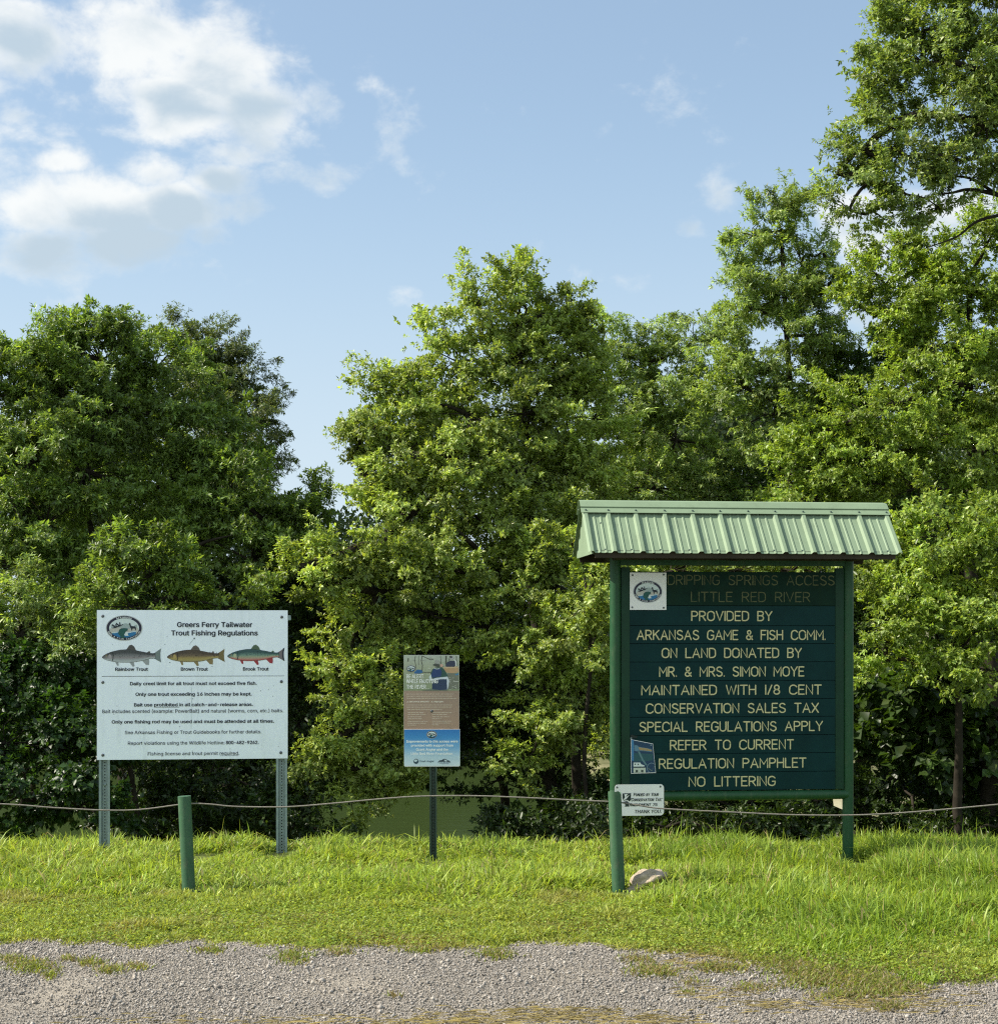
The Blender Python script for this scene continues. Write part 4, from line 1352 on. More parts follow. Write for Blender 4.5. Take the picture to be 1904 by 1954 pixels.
def emblem(pr, cx, cy, rx, ry, lay=1, full=True):
    """oval agency emblem: dark ring, sky, ridge, geese, deer, leaping bass, water"""
    q = lambda x, y: (cx + x * rx, cy + y * ry)
    pr.ell(cx, cy, rx * 1.05, ry * 1.06, (0.55, 0.58, 0.58), lay)
    pr.ell(cx, cy, rx, ry, (0.02, 0.02, 0.045), lay + 1)
    pr.ell(cx, cy, rx * .85, ry * .80, (0.60, 0.68, 0.68), lay + 2)
    hi = lambda x: .80 * math.sqrt(max(0, 1 - (x / .85) ** 2))
    xs_ = [-.85 + 1.7 * i / 30 for i in range(31)]
    ridge = [(x, -.28 - .12 * sin(x * 7 + 1) * (1 if abs(x) < .6 else .3)) for x in xs_ if hi(x) > .36]
    pr.poly([q(*p) for p in ridge] + [q(x, min(hi(x), .2)) for x in xs_[::-1] if hi(x) > .36], (0.33, 0.40, 0.40), lay + 3)
    plain = [(x, .0 + .05 * sin(x * 5)) for x in xs_ if hi(x) > .12]
    pr.poly([q(*p) for p in plain] + [q(x, min(hi(x), .5)) for x in xs_[::-1] if hi(x) > .12], (0.48, 0.47, 0.43), lay + 4)
    water = [(x, .30 + .06 * sin(x * 8)) for x in xs_ if hi(x) > .40]
    pr.poly([q(*p) for p in water] + [q(x, hi(x)) for x in xs_[::-1] if hi(x) > .40], (0.02, 0.16, 0.36), lay + 5)
    foam = [(x, .34 + .05 * sin(x * 8)) for x in xs_ if hi(x) > .45]
    pr.line([q(*p) for p in foam], ry * .06, (0.6, .7, .72), lay + 6)
    for ox, oy in ((-.52, -.12), (-.30, -.24)):
        pr.poly([q(ox + a, oy + b) for a, b in [(-.20, .12), (-.10, .09), (-.04, .04), (-.17, -.10), (-.14, -.20), (.02, -.03), (.05, -.01), (.02, -.20), (.07, -.27), (.11, .0), (.20, -.08), (.25, -.09), (.24, -.05), (.14, .05), (.06, .10), (-.06, .14)]], INK, lay + 7)
    pr.poly([q(x, y) for x, y in [(.26, -.36), (.34, -.44), (.38, -.28), (.40, -.16), (.62, -.14), (.68, -.02), (.68, .18), (.64, .18), (.62, .04), (.48, .04), (.46, .20), (.42, .20), (.40, .02), (.34, -.08), (.32, -.22)]], INK, lay + 7)
    pr.poly([q(x, y) for x, y in [(-.28, .14), (-.16, .02), (.02, .0), (.22, .04), (.20, .22), (.10, .26), (.16, .44), (.02, .50), (-.02, .66), (.14, .80), (-.16, .84), (-.22, .66), (-.34, .44)]], (0.012, 0.085, 0.075), lay + 8)
    pr.poly([q(x, y) for x, y in [(.10, .30), (.28, .34), (.20, .48), (.26, .62), (.08, .64), (.0, .56), (.06, .42)]], (0.62, .68, .70), lay + 9)
    if full:
        pr.arc_text('Arkansas', cx, cy, rx * .92, ry * .895, 116, 64, ry * .15, (0.75, .78, .8), lay + 9, False)
        pr.arc_text('Game & Fish Commission', cx, cy, rx * .92, ry * .895, 200, 340, ry * .13, (0.75, .78, .8), lay + 9, True)


def trout(pr, x0, x1, yc, hh, back, mid, side, belly, fin, tail, lower, spots, seed):
    """side view, head to the left; hh = half depth of the body"""
    rng = np.random.default_rng(seed)
    W = x1 - x0
    ctrl_t = [(0, .20), (.03, -.06), (.09, -.36), (.18, -.66), (.30, -.90), (.42, -.97), (.56, -.82), (.68, -.60), (.80, -.38), (.87, -.34), (.90, -.40)]
    ctrl_b = [(0, .24), (.03, .46), (.09, .66), (.18, .86), (.30, .98), (.42, 1.0), (.56, .92), (.68, .72), (.80, .42), (.87, .36), (.90, .42)]
    top = lambda x: yc + hh * np.interp((x - x0) / W, [c[0] for c in ctrl_t], [c[1] for c in ctrl_t])
    bot = lambda x: yc + hh * np.interp((x - x0) / W, [c[0] for c in ctrl_b], [c[1] for c in ctrl_b])
    q = lambda x, y: (x0 + x * W, yc + y * hh)
    dk = tuple(c * .45 for c in back)
    pr.poly([q(.40, -.90), (x0 + W * .455, yc - hh * 1.62), q(.50, -1.75), q(.545, -1.40), q(.575, -.80)], fin[0], 1)
    pr.poly([q(.76, -.42), q(.785, -.72), q(.815, -.68), q(.81, -.40)], fin[0], 1)
    pr.poly([q(.21, .80), q(.255, 1.55), q(.28, 1.50), q(.27, .90)], fin[1], 1)
    pr.poly([q(.45, .90), q(.52, 1.75), q(.55, 1.60), q(.53, .92)], fin[1], 1)
    pr.poly([q(.67, .70), q(.74, 1.40), q(.79, 1.45), q(.795, .95), q(.79, .45)], fin[1], 1)
    pr.poly([q(.87, -.36), q(.94, -.80), q(.995, -1.15), q(.985, -.5), q(.985, .3), q(1.0, 1.05), q(.94, .75), q(.87, .40)], tail, 1)
    pr.gridshape(lambda x: top(x) - hh * .05, lambda x: bot(x) + hh * .05, x0, x0 + W * .90, 40, [(0, dk), (1, dk)], 2)
    pr.gridshape(top, bot, x0, x0 + W * .895, 44, [(0, back), (.22, back), (.48, mid), (.66, side), (.82, belly), (1, lower)], 3)
    pr.poly([q(.18, -.62), q(.195, -.1), q(.19, .5), q(.175, .82), q(.165, .80), q(.178, .4), q(.18, -.1), q(.17, -.58)], dk, 4)
    pr.line([q(.0, .24), q(.04, .34), q(.075, .36)], hh * .07, dk, 4)
    pr.ell(*q(.072, -.04), W * .012, hh * .15, (.45, .38, .2), 4, 12)
    pr.ell(*q(.072, -.04), W * .007, hh * .09, (.01, .01, .01), 5, 10)
    pr.ell(*q(.13, .12), W * .026, hh * .36, tuple(min(1, c * 1.35) for c in side), 4, 14)
    for k in range(spots):
        fx = rng.uniform(.2, .88)
        fy = rng.uniform(-.7, .25) * (1 - .6 * max(0, fx - .5))
        pr.ell(*q(fx, fy), W * .0045, hh * .055, dk, 4, 6)
    for k in range(6):
        pr.line([q(.445 + k * .018, -.95), q(.47 + k * .015, -1.55 + k * .05)], hh * .03, dk, 2)


def bolt(root, x, z, y, r, m, name='bolt'):
    b = MB()
    b.tube([(x, y + 0.001, z), (x, y - r * 0.35, z), (x, y - r * 0.6, z)], [r, r, r * 0.55], 10)
    return b.build(name, m, root)


# ------------------------------------------------------------------ white regulations sign
def channel_post(fr, pxl, pxr, pytop, zb, m, name, root, y=0.003, r_hole=0.0055, depth=0.032):
    a, b = fr.u(pxl), fr.u(pxr)
    zt = fr.z(pytop)
    w = b - a
    f = w * 0.22
    t = 0.004
    k = MB()
    prof = [(a, 0), (a + f, 0), (a + f + w * .07, depth), (b - f - w * .07, depth), (b - f, 0), (b, 0)]
    inner = [(x, yy + t) for x, yy in prof]
    P = prof + inner[::-1]
    n = len(P)
    vs = [(x, y + yy, zb) for x, yy in P] + [(x, y + yy, zt) for x, yy in P]
    fs = [(i, (i + 1) % n, n + (i + 1) % n, n + i) for i in range(n)]
    h = n // 2
    for i in range(h - 1):
        fs.append((n + i, n + i + 1, n + n - 2 - i, n + n - 1 - i))
    k.add(vs, fs, 0)
    z = zt - 0.02
    xm = (a + b) / 2
    while z > zb + .1:
        k.tube([(xm, y + depth - 0.0006, z), (xm, y + depth + 0.002, z)], r_hole, 8, 1)  # dark discs stand in for the shade inside the holes
        z -= 0.0254
    return k.build(name, [m, M_GAP_SHADE], root)


def regulations_sign():
    fr = Frame(367, 13.3, R(6.0))
    root = fr.root('regulations_sign')
    tag(root, 'large white trout fishing regulations sign on two steel channel posts', 'sign')
    zs = lambda x, y: ((x / 4.051 + 200) * .848, (y / 4.051 + 1350) * .848)
    x0, x1 = fr.u(185), fr.u(549)
    z0, z1 = fr.z(1449.5), fr.z(1165)
    p = MB()
    p.box(x0, x1, -0.003, 0.0, z0, z1, 0)
    p.build('sign_panel', M_WHITE, root)
    channel_post(fr, 188.6, 209.6, 1176, -0.35, M_GALV, 'post', root)
    channel_post(fr, 526.8, 548.0, 1170, -0.35, M_GALV, 'post', root)
    br = MB()
    br.box(fr.u(540), fr.u(555), 0.008, 0.05, fr.z(1184), fr.z(1174.5), 0, 0.003)
    br.build('bracket', M_GALV, root)
    for (a, b) in [(128, 152), (1758, 158), (128, 752), (1755, 750), (128, 1412), (1750, 1402)]:
        x, z = fr.p(*zs(a, b))
        bolt(root, x, z, -0.003, 0.013, M_BOLT)
    for px, py in ((199.5, 1497), (199.5, 1604), (537, 1499)):
        x, z = fr.p(px, py)
        bolt(root, x, z, 0.033, 0.012, M_GALV)
    pr = Print(-0.0036, fr, zs)
    B = 0.055
    pr.text('Greers Ferry Tailwater', 806, 1488, 250, 44, INK, 0.055)
    pr.text('Trout Fishing Regulations', 752, 1538, 326, 44, INK, 0.055)
    pr.text('Rainbow Trout', 242, 538, 648, 29, INK, B)
    pr.text('Brown Trout', 840, 1084, 648, 29, INK, B)
    pr.text('Brook Trout', 1407, 1638, 648, 29, INK, B)
    pr.rect(118, 696, 1782, 700, INK)
    pr.text('Daily creel limit for all trout must not exceed five fish.', 377, 1531, 779, 29, INK, B)
    pr.text('Only one trout exceeding 16 inches may be kept.', 427, 1483, 876, 29, INK, B)
    pr.text('Bait use prohibited in all catch-and-release areas.', 414, 1495, 972, 29, INK, B)
    pr.rect(606, 978, 828, 982, INK)
    pr.text('Bait includes scented (example: PowerBait) and natural (worms, corn, etc.) baits.', 124, 1771, 1031, 31, INK, 0.012)
    pr.text('Only one fishing rod may be used and must be attended at all times.', 210, 1688, 1126, 29, INK, B)
    pr.text('See Arkansas Fishing or Trout Guidebooks for further details.', 329, 1572, 1223, 30, INK, 0.012)
    pr.text('Report violations using the Wildlife Hotline:', 357, 1236, 1321, 30, INK, 0.012)
    pr.text('800-482-9262.', 1251, 1547, 1321, 30, INK, B)
    pr.text('Fishing license and trout permit required.', 538, 1371, 1418, 30, INK, 0.012)
    pr.rect(1197, 1425, 1363, 1428, INK)
    pr.build('printed_lettering', root)
    rng = np.random.default_rng(4)
    pr = Print(-0.0036, fr, zs)
    for k in range(26):
        x, y = rng.uniform(110, 1780), rng.uniform(110, 1440)
        pr.ell(x, y, rng.uniform(2, 6), rng.uniform(2, 6), (0.20, .23, .24), 1, 7)
    pr.line([(915, 410), (955, 360)], 4, (.42, .48, .5), 1)
    pr.line([(938, 800), (932, 1180)], 3, (.48, .54, .55), 1)
    pr.ell(962, 354, 8, 8, (.16, .19, .2), 1, 8)
    pr.build('scuff_marks', root)
    pr = Print(-0.0036, fr, zs)
    emblem(pr, 322, 260, 160, 110)
    pr.build('emblem', root)
    pr = Print(-0.0036, fr, zs)
    trout(pr, 122, 661, 512, 58, (.06, .065, .07), (.19, .19, .20), (.26, .23, .24), (.34, .36, .37), [(.09, .085, .08), (.30, .32, .33)], (.17, .21, .21), (.42, .46, .47), 60, 1)
    pr.build('rainbow_trout_picture', root)
    pr = Print(-0.0036, fr, zs)
    trout(pr, 714, 1240, 512, 55, (.075, .055, .04), (.15, .11, .07), (.30, .22, .08), (.36, .29, .10), [(.14, .12, .10), (.24, .18, .08)], (.17, .13, .05), (.30, .24, .12), 80, 2)
    pr.build('brown_trout_picture', root)
    pr = Print(-0.0036, fr, zs)
    trout(pr, 1263, 1785, 505, 54, (.035, .085, .09), (.14, .24, .20), (.30, .33, .22), (.42, .26, .20), [(.10, .15, .09), (.32, .035, .045)], (.16, .14, .15), (.40, .05, .06), 70, 3)
    pr.poly([(1770, 446), (1783, 440), (1776, 478), (1764, 478)], (.02, .03, .05), 3)
    pr.poly([(1764, 478), (1776, 478), (1776, 521), (1764, 521)], (.02, .03, .05), 3)
    pr.poly([(1764, 521), (1776, 521), (1784, 561), (1770, 556)], (.02, .03, .05), 3)
    pr.build('brook_trout_picture', root)


regulations_sign()


# ------------------------------------------------------------------ small river safety sign
def safety_sign():
    fr = Frame(823, 12.97, R(1.5))
    root = fr.root('safety_sign')
    tag(root, 'narrow printed sign with kayak picture over blue panel on a single dark post', 'sign')
    sc = lambda x, y: ((x / 6.303 + 880) * .848, (y / 6.303 + 1450) * .848)
    up = MB()
    (a, zt), (b, zb) = fr.p(*sc(180, 157)), fr.p(*sc(965, 1213))
    up.box(a, b, -0.003, 0, zb, zt)
    up.build('upper_panel', M_WHITE2, root)
    (a2, zt2), (b2, zb2) = fr.p(*sc(184, 1208)), fr.p(*sc(977, 1738))
    lo = MB()
    rr = 0.012
    P = []
    for cx_, cz_, a0 in [(b2 - rr, zb2 + rr, -90), (b2 - .002, zt2 - .002, 0), (a2 + .002, zt2 - .002, 90), (a2 + rr, zb2 + rr, 180)]:
        r_ = rr if cz_ < (zb2 + zt2) / 2 else 0.002
        for k in range(6):
            t = R(a0 + 18 * k)
            P.append((cx_ + r_ * cos(t), cz_ + r_ * sin(t)))
    lo.prism(P, -0.0065, -0.0035)
    lo.build('lower_panel', M_WHITE2, root)
    channel_post(fr, 819.5, 833.5, 1262, -0.35, M_DARKSTEEL, 'post', root, 0.004, 0.005, 0.024)
    x, z = fr.p(*sc(576, 953))
    bolt(root, x, z, -0.003, 0.012, M_BOLT)
    pr = Print(-0.0036, fr, sc)
    L, Rr, T, Bm = 182, 963, 159, 662
    # the picture: flooded wood, paddlers seen from behind
    pr.rect(L, T, Rr, 330, (.40, .44, .38), 0.5, (.34, .37, .27))
    pr.rect(L, 330, Rr, Bm, (.34, .37, .27), 0.5, (.24, .29, .17))
    rng = np.random.default_rng(9)
    for k in range(60):
        x, y = rng.uniform(L + 10, Rr - 60), rng.uniform(T + 5, Bm - 5)
        g_ = rng.uniform(.16, .5)
        pr.rect(x, y, x + rng.uniform(15, 60), y + rng.uniform(3, 8), (g_, g_ * 1.04, g_ * .85), 1)
    for pts, w_ in [([(345, 165), (335, 235), (350, 300), (345, 360)], 9), ([(440, 165), (428, 240), (445, 300), (440, 380)], 11), ([(440, 170), (520, 205), (560, 225), (600, 215)], 10), ([(390, 165), (392, 300)], 5), ([(245, 200), (240, 250)], 16),
                     ([(700, 170), (705, 290)], 8), ([(780, 165), (778, 290)], 22), ([(830, 165), (822, 260)], 10), ([(925, 170), (930, 320)], 12)]:
        pr.line(pts, w_, (.075, .08, .06), 1.5)
    pr.rect(640, 168, 800, 250, (.36, .40, .34), 1.2)
    # second paddler and tan canoe
    pr.poly([(740, 325), (955, 320), (958, 400), (860, 415), (770, 400)], (.46, .30, .17), 2)
    pr.poly([(740, 325), (955, 318), (955, 335), (745, 340)], (.55, .42, .26), 3)
    pr.poly([(770, 300), (800, 255), (850, 235), (905, 240), (915, 290), (900, 325), (780, 325)], (.035, .045, .08), 3)
    pr.ell(860, 195, 32, 30, (.35, .36, .35), 3)
    pr.ell(850, 185, 18, 15, (.05, .05, .06), 4)
    pr.poly([(890, 215), (925, 240), (930, 310), (912, 315), (908, 250)], (.6, .62, .62), 3.5)
    pr.rect(800, 415, 955, 640, (.17, .18, .14), 1.5)
    for k in range(16):
        y = rng.uniform(420, 650)
        x = rng.uniform(800, 920)
        pr.rect(x, y, x + rng.uniform(10, 40), y + 6, (.5, .5, .45), 2)
    pr.rect(880, 530, 955, 536, (.6, .6, .55), 3)
    pr.poly([(905, 430), (955, 415), (955, 440), (910, 445)], (.06, .20, .38), 3)
    # near paddler
    pr.poly([(580, 660), (585, 500), (620, 480), (780, 470), (800, 500), (795, 660)], (.025, .045, .10), 4)
    pr.poly([(560, 420), (585, 360), (625, 335), (720, 330), (760, 370), (800, 440), (805, 470), (700, 470), (580, 490)], (.03, .085, .07), 4)
    pr.poly([(570, 430), (600, 355), (700, 345), (720, 400), (705, 460), (580, 480)], (.02, .05, .15), 5)
    pr.line([(610, 345), (640, 355), (690, 350)], 9, (.5, .55, .58), 6)
    pr.poly([(580, 500), (640, 480), (800, 462), (822, 510), (815, 600), (795, 655), (790, 500), (700, 500), (600, 515)], (.55, .60, .66), 5)
    pr.poly([(535, 470), (565, 430), (580, 500), (570, 520), (548, 510)], (.55, .62, .62), 5)
    pr.ell(655, 262, 38, 30, (.30, .31, .29), 5)
    pr.poly([(590, 295), (630, 275), (690, 290), (700, 320), (660, 330), (610, 310)], (.06, .07, .06), 6)
    pr.ell(715, 305, 22, 20, (.55, .35, .28), 6)
    pr.line([(450, 400), (565, 402)], 8, (.03, .03, .03), 4)
    pr.poly([(325, 405), (370, 362), (430, 368), (452, 400), (420, 418), (340, 420)], (.03, .12, .30), 4)
    pr.poly([(440, 660), (560, 640), (700, 655), (795, 645), (795, 662), (440, 662)], (.15, .18, .14), 6.5)
    WH = (.82, .83, .80)
    for txt, xa, xb, base in (('BE ALERT', 219, 460, 486), ('WHILE ENJOYING', 217, 664, 556), ('THE RIVER', 219, 494, 634)):
        pr.text(txt, xa, xb, base, 55, WH, 0.035, 8)
    pr.build('kayak_picture', root)
    pr = Print(-0.0036, fr, sc)
    pr.rect(L, Bm, Rr, 1211, (.335, .240, .185), 0.5, (.35, .235, .17))
    TX = (.54, .45, .36)

    def fine(x0, x1, y, seed, w=9):
        r_ = np.random.default_rng(seed)
        x = x0
        while x < x1 - 8:
            k = min(r_.uniform(14, 62), x1 - x)
            pr.rect(x, y - w / 2, x + k, y + w / 2, TX, 1)
            x += k + 7
    for i, (xa, xb, y) in enumerate([(220, 890, 710), (220, 868, 740), (220, 925, 771), (220, 872, 865), (220, 868, 895), (225, 728, 927), (236, 470, 973), (236, 492, 999), (236, 436, 1033), (236, 436, 1060), (236, 516, 1097), (236, 500, 1124), (236, 356, 1150),
                                     (585, 858, 973), (582, 806, 999), (582, 822, 1033), (582, 710, 1060), (582, 856, 1095), (582, 832, 1122), (582, 668, 1147)]):
        fine(xa, xb, y, i)
    pr.text('swl.usace.army.mil', 262, 535, 826, 20, (.78, .72, .62), 0.06, 1)
    pr.text('swpa.gov', 608, 738, 826, 20, (.78, .72, .62), 0.06, 1)
    for xx in (236, 580):
        pr.line([(xx - 10, 830), (xx, 812), (xx + 10, 830)], 5, (.78, .72, .62), 1)
    pr.build('printed_notice', root)
    pr = Print(-0.0036, fr, sc)
    emblem(pr, 283, 350, 62, 45, 9, False)
    pr.build('emblem', root)
    pr = Print(-0.0070, fr, sc)
    steps = [(1213, (.025, .17, .48)), (1330, (.05, .25, .55)), (1480, (.20, .42, .66)), (1600, (.45, .60, .70)), (1728, (.58, .68, .74))]
    for (ya, ca), (yb, cb) in zip(steps[:-1], steps[1:]):
        pr.rect(187, ya, 974, yb, ca, 0.5, cb)
    for txt, xa, xb, base in (('Improvements to this access were', 219, 945, 1397), ('provided with support from', 286, 878, 1454), ('Ozark Angler and the', 355, 805, 1512), ('Little Red River Foundation.', 283, 880, 1571)):
        pr.text(txt, xa, xb, base, 32, (.80, .86, .88), 0.07, 2)
    pr.ell(354, 1664, 37, 37, (.03, .07, .10), 1)
    pr.ell(350, 1655, 25, 18, (.5, .62, .68), 2)
    pr.poly([(322, 1665), (350, 1672), (385, 1655), (380, 1680), (345, 1690)], (.03, .07, .1), 3)
    pr.text('Ozark Angler', 403, 610, 1675, 24, (.04, .08, .12), 0.05, 1)
    pr.poly([(658, 1672), (690, 1650), (715, 1648), (745, 1630), (770, 1628), (800, 1648), (825, 1655), (845, 1672)], (.02, .04, .06), 1)
    pr.poly([(745, 1645), (770, 1640), (800, 1660), (770, 1668), (760, 1655)], (.5, .6, .65), 2)
    pr.text('LITTLE RED RIVER', 660, 845, 1690, 13, (.04, .08, .12), 0.05, 1)
    pr.text('FOUNDATION', 690, 815, 1704, 10, (.04, .08, .12), 0.05, 1)
    pr.build('sponsor_notice', root)
    pr = Print(-0.0070, fr, sc)
    emblem(pr, 576, 1285, 70, 52, 2, False)
    pr.build('emblem', root)


safety_sign()

# ------------------------------------------------------------------ routed single-stroke capitals (width 1 unit = cap height)
def arc(cx, cy, rx, ry, a0, a1, n=10):
    return [(cx + rx * cos(R(a0 + (a1 - a0) * i / n)), cy + ry * sin(R(a0 + (a1 - a0) * i / n))) for i in range(n + 1)]


GL = {
    'A': (.66, [[(0, 0), (.33, 1), (.66, 0)], [(.12, .34), (.54, .34)]]),
    'B': (.54, [[(0, 0), (0, 1), (.30, 1)] + arc(.30, .77, .22, .23, 90, -90)[1:] + [(0, .54)], [(.30, .54)] + arc(.30, .27, .24, .27, 90, -90)[1:] + [(0, 0)]]),
    'C': (.62, [arc(.34, .66, .32, .34, 28, 180) + arc(.34, .34, .34, .34, 180, 332)[0:]]),
    'D': (.58, [[(0, 0), (0, 1), (.26, 1)] + arc(.26, .68, .32, .32, 90, 0)[1:] + arc(.26, .32, .32, .32, 0, -90) + [(0, 0)]]),
    'E': (.48, [[(.48, 1), (0, 1), (0, 0), (.48, 0)], [(0, .53), (.42, .53)]]),
    'F': (.46, [[(.46, 1), (0, 1), (0, 0)], [(0, .53), (.40, .53)]]),
    'G': (.62, [arc(.33, .66, .31, .34, 30, 180) + arc(.33, .34, .33, .34, 180, 270) + arc(.36, .30, .26, .30, 270, 360)[1:] + [(.62, .46), (.38, .46)]]),
    'H': (.56, [[(0, 0), (0, 1)], [(.56, 0), (.56, 1)], [(0, .53), (.56, .53)]]),
    'I': (.0, [[(0, 0), (0, 1)]]),
    'K': (.56, [[(0, 0), (0, 1)], [(.54, 1), (0, .42)], [(.20, .62), (.56, 0)]]),
    'L': (.46, [[(0, 1), (0, 0), (.46, 0)]]),
    'M': (.70, [[(0, 0), (0, 1), (.35, .35), (.70, 1), (.70, 0)]]),
    'N': (.56, [[(0, 0), (0, 1), (.56, 0), (.56, 1)]]),
    'O': (.64, [arc(.32, .66, .32, .34, 0, 180) + arc(.32, .34, .32, .34, 180, 360) + [(.64, .66)]]),
    'P': (.54, [[(0, 0), (0, 1), (.28, 1)] + arc(.28, .74, .26, .26, 90, -90)[1:] + [(0, .48)]]),
    'R': (.56, [[(0, 0), (0, 1), (.28, 1)] + arc(.28, .74, .26, .26, 90, -90)[1:] + [(0, .48)], [(.26, .48), (.56, 0)]]),
    'S': (.56, [arc(.28, .76, .25, .24, 25, 200) + [(.10, .60), (.44, .44)] + arc(.28, .25, .27, .25, 30, -160)]),
    'T': (.58, [[(0, 1), (.58, 1)], [(.29, 1), (.29, 0)]]),
    'U': (.56, [[(0, 1), (0, .28)] + arc(.28, .28, .28, .28, 180, 360) + [(.56, 1)]]),
    'V': (.62, [[(0, 1), (.31, 0), (.62, 1)]]),
    'W': (.86, [[(0, 1), (.21, 0), (.43, .9), (.65, 0), (.86, 1)]]),
    'X': (.60, [[(0, 1), (.60, 0)], [(0, 0), (.60, 1)]]),
    'Y': (.60, [[(0, 1), (.30, .48), (.60, 1)], [(.30, .48), (.30, 0)]]),
    '&': (.60, [[(.60, 0), (.14, .66)] + arc(.27, .79, .17, .20, 200, -20, 8) + [(.38, .62), (.10, .40)] + arc(.23, .22, .22, .22, 140, 300, 8) + [(.46, .14), (.58, .40)]]),
    '.': (.0, [[(0, 0), (.0, .03)]]),
    '1': (.0, [[(0, 0), (0, 1)]]),
    '/': (.34, [[(0, 0), (.34, 1)]]),
    '8': (.50, [arc(.25, .76, .21, .24, -90, 270, 16), arc(.25, .27, .25, .26, 90, 450, 16)]),
    ' ': (.50, []),
}


def routed(body, x0, x1, zb, cap, stroke, y, name, m, parent, seed=0):
    """painted routed letters: flat ribbons with round ends, fitted between x0 and x1"""
    gap = 0.20
    W = sum(GL[c][0] for c in body) + gap * (len(body) - 1)
    k = MB()
    sx = (x1 - x0 - stroke) / W
    x = x0 + stroke / 2
    rng = np.random.default_rng(seed)
    lay = 0
    h = stroke / 2
    for c in body:
        w, st = GL[c]
        for s in st:
            lay = (lay + 1) % 5
            yy = y - 0.0002 * lay
            pts = [(x + px * sx, zb + h + pz * (cap - stroke)) for px, pz in s]
            pts = [p for i, p in enumerate(pts) if i == 0 or math.hypot(p[0] - pts[i - 1][0], p[1] - pts[i - 1][1]) > stroke * 0.12]
            n = len(pts)
            L_, R_ = [], []
            for i in range(n):
                a = pts[max(i - 1, 0)]
                b = pts[min(i + 1, n - 1)]
                p = pts[i]
                d1 = np.array(p) - np.array(a)
                d2 = np.array(b) - np.array(p)
                n1 = np.linalg.norm(d1) or 1
                n2 = np.linalg.norm(d2) or 1
                if i == 0:
                    t = d2 / n2
                    m_ = 1
                elif i == n - 1:
                    t = d1 / n1
                    m_ = 1
                else:
                    t = d1 / n1 + d2 / n2
                    q = np.linalg.norm(t)
                    t = t / (q or 1)
                    m_ = min(1 / max(q / 2, .35), 1.35)
                ww = h * m_ * (1 + rng.normal(0, .04))
                L_.append((p[0] - t[1] * ww, p[1] + t[0] * ww))
                R_.append((p[0] + t[1] * ww, p[1] - t[0] * ww))
            k.add([(a, yy, b) for a, b in L_] + [(a, yy, b) for a, b in R_], [(i + 1, i, n + i, n + i + 1) for i in range(n - 1)])
            for e, ref in ((0, 1), (n - 1, n - 2)):
                px, pz = pts[e]
                k.add([(px + h * cos(2 * pi * j / 10), yy - 0.0001, pz + h * sin(2 * pi * j / 10)) for j in range(10)], [tuple(range(10))])
        x += (w + gap) * sx
    return k.build(name, m, parent)


# ------------------------------------------------------------------ the roofed notice board
KF = Frame(1396, 12.9, R(6.0))
z4 = lambda x, y: ((x / 2.677 + 1340) * .848, (y / 2.677 + 1250) * .848)


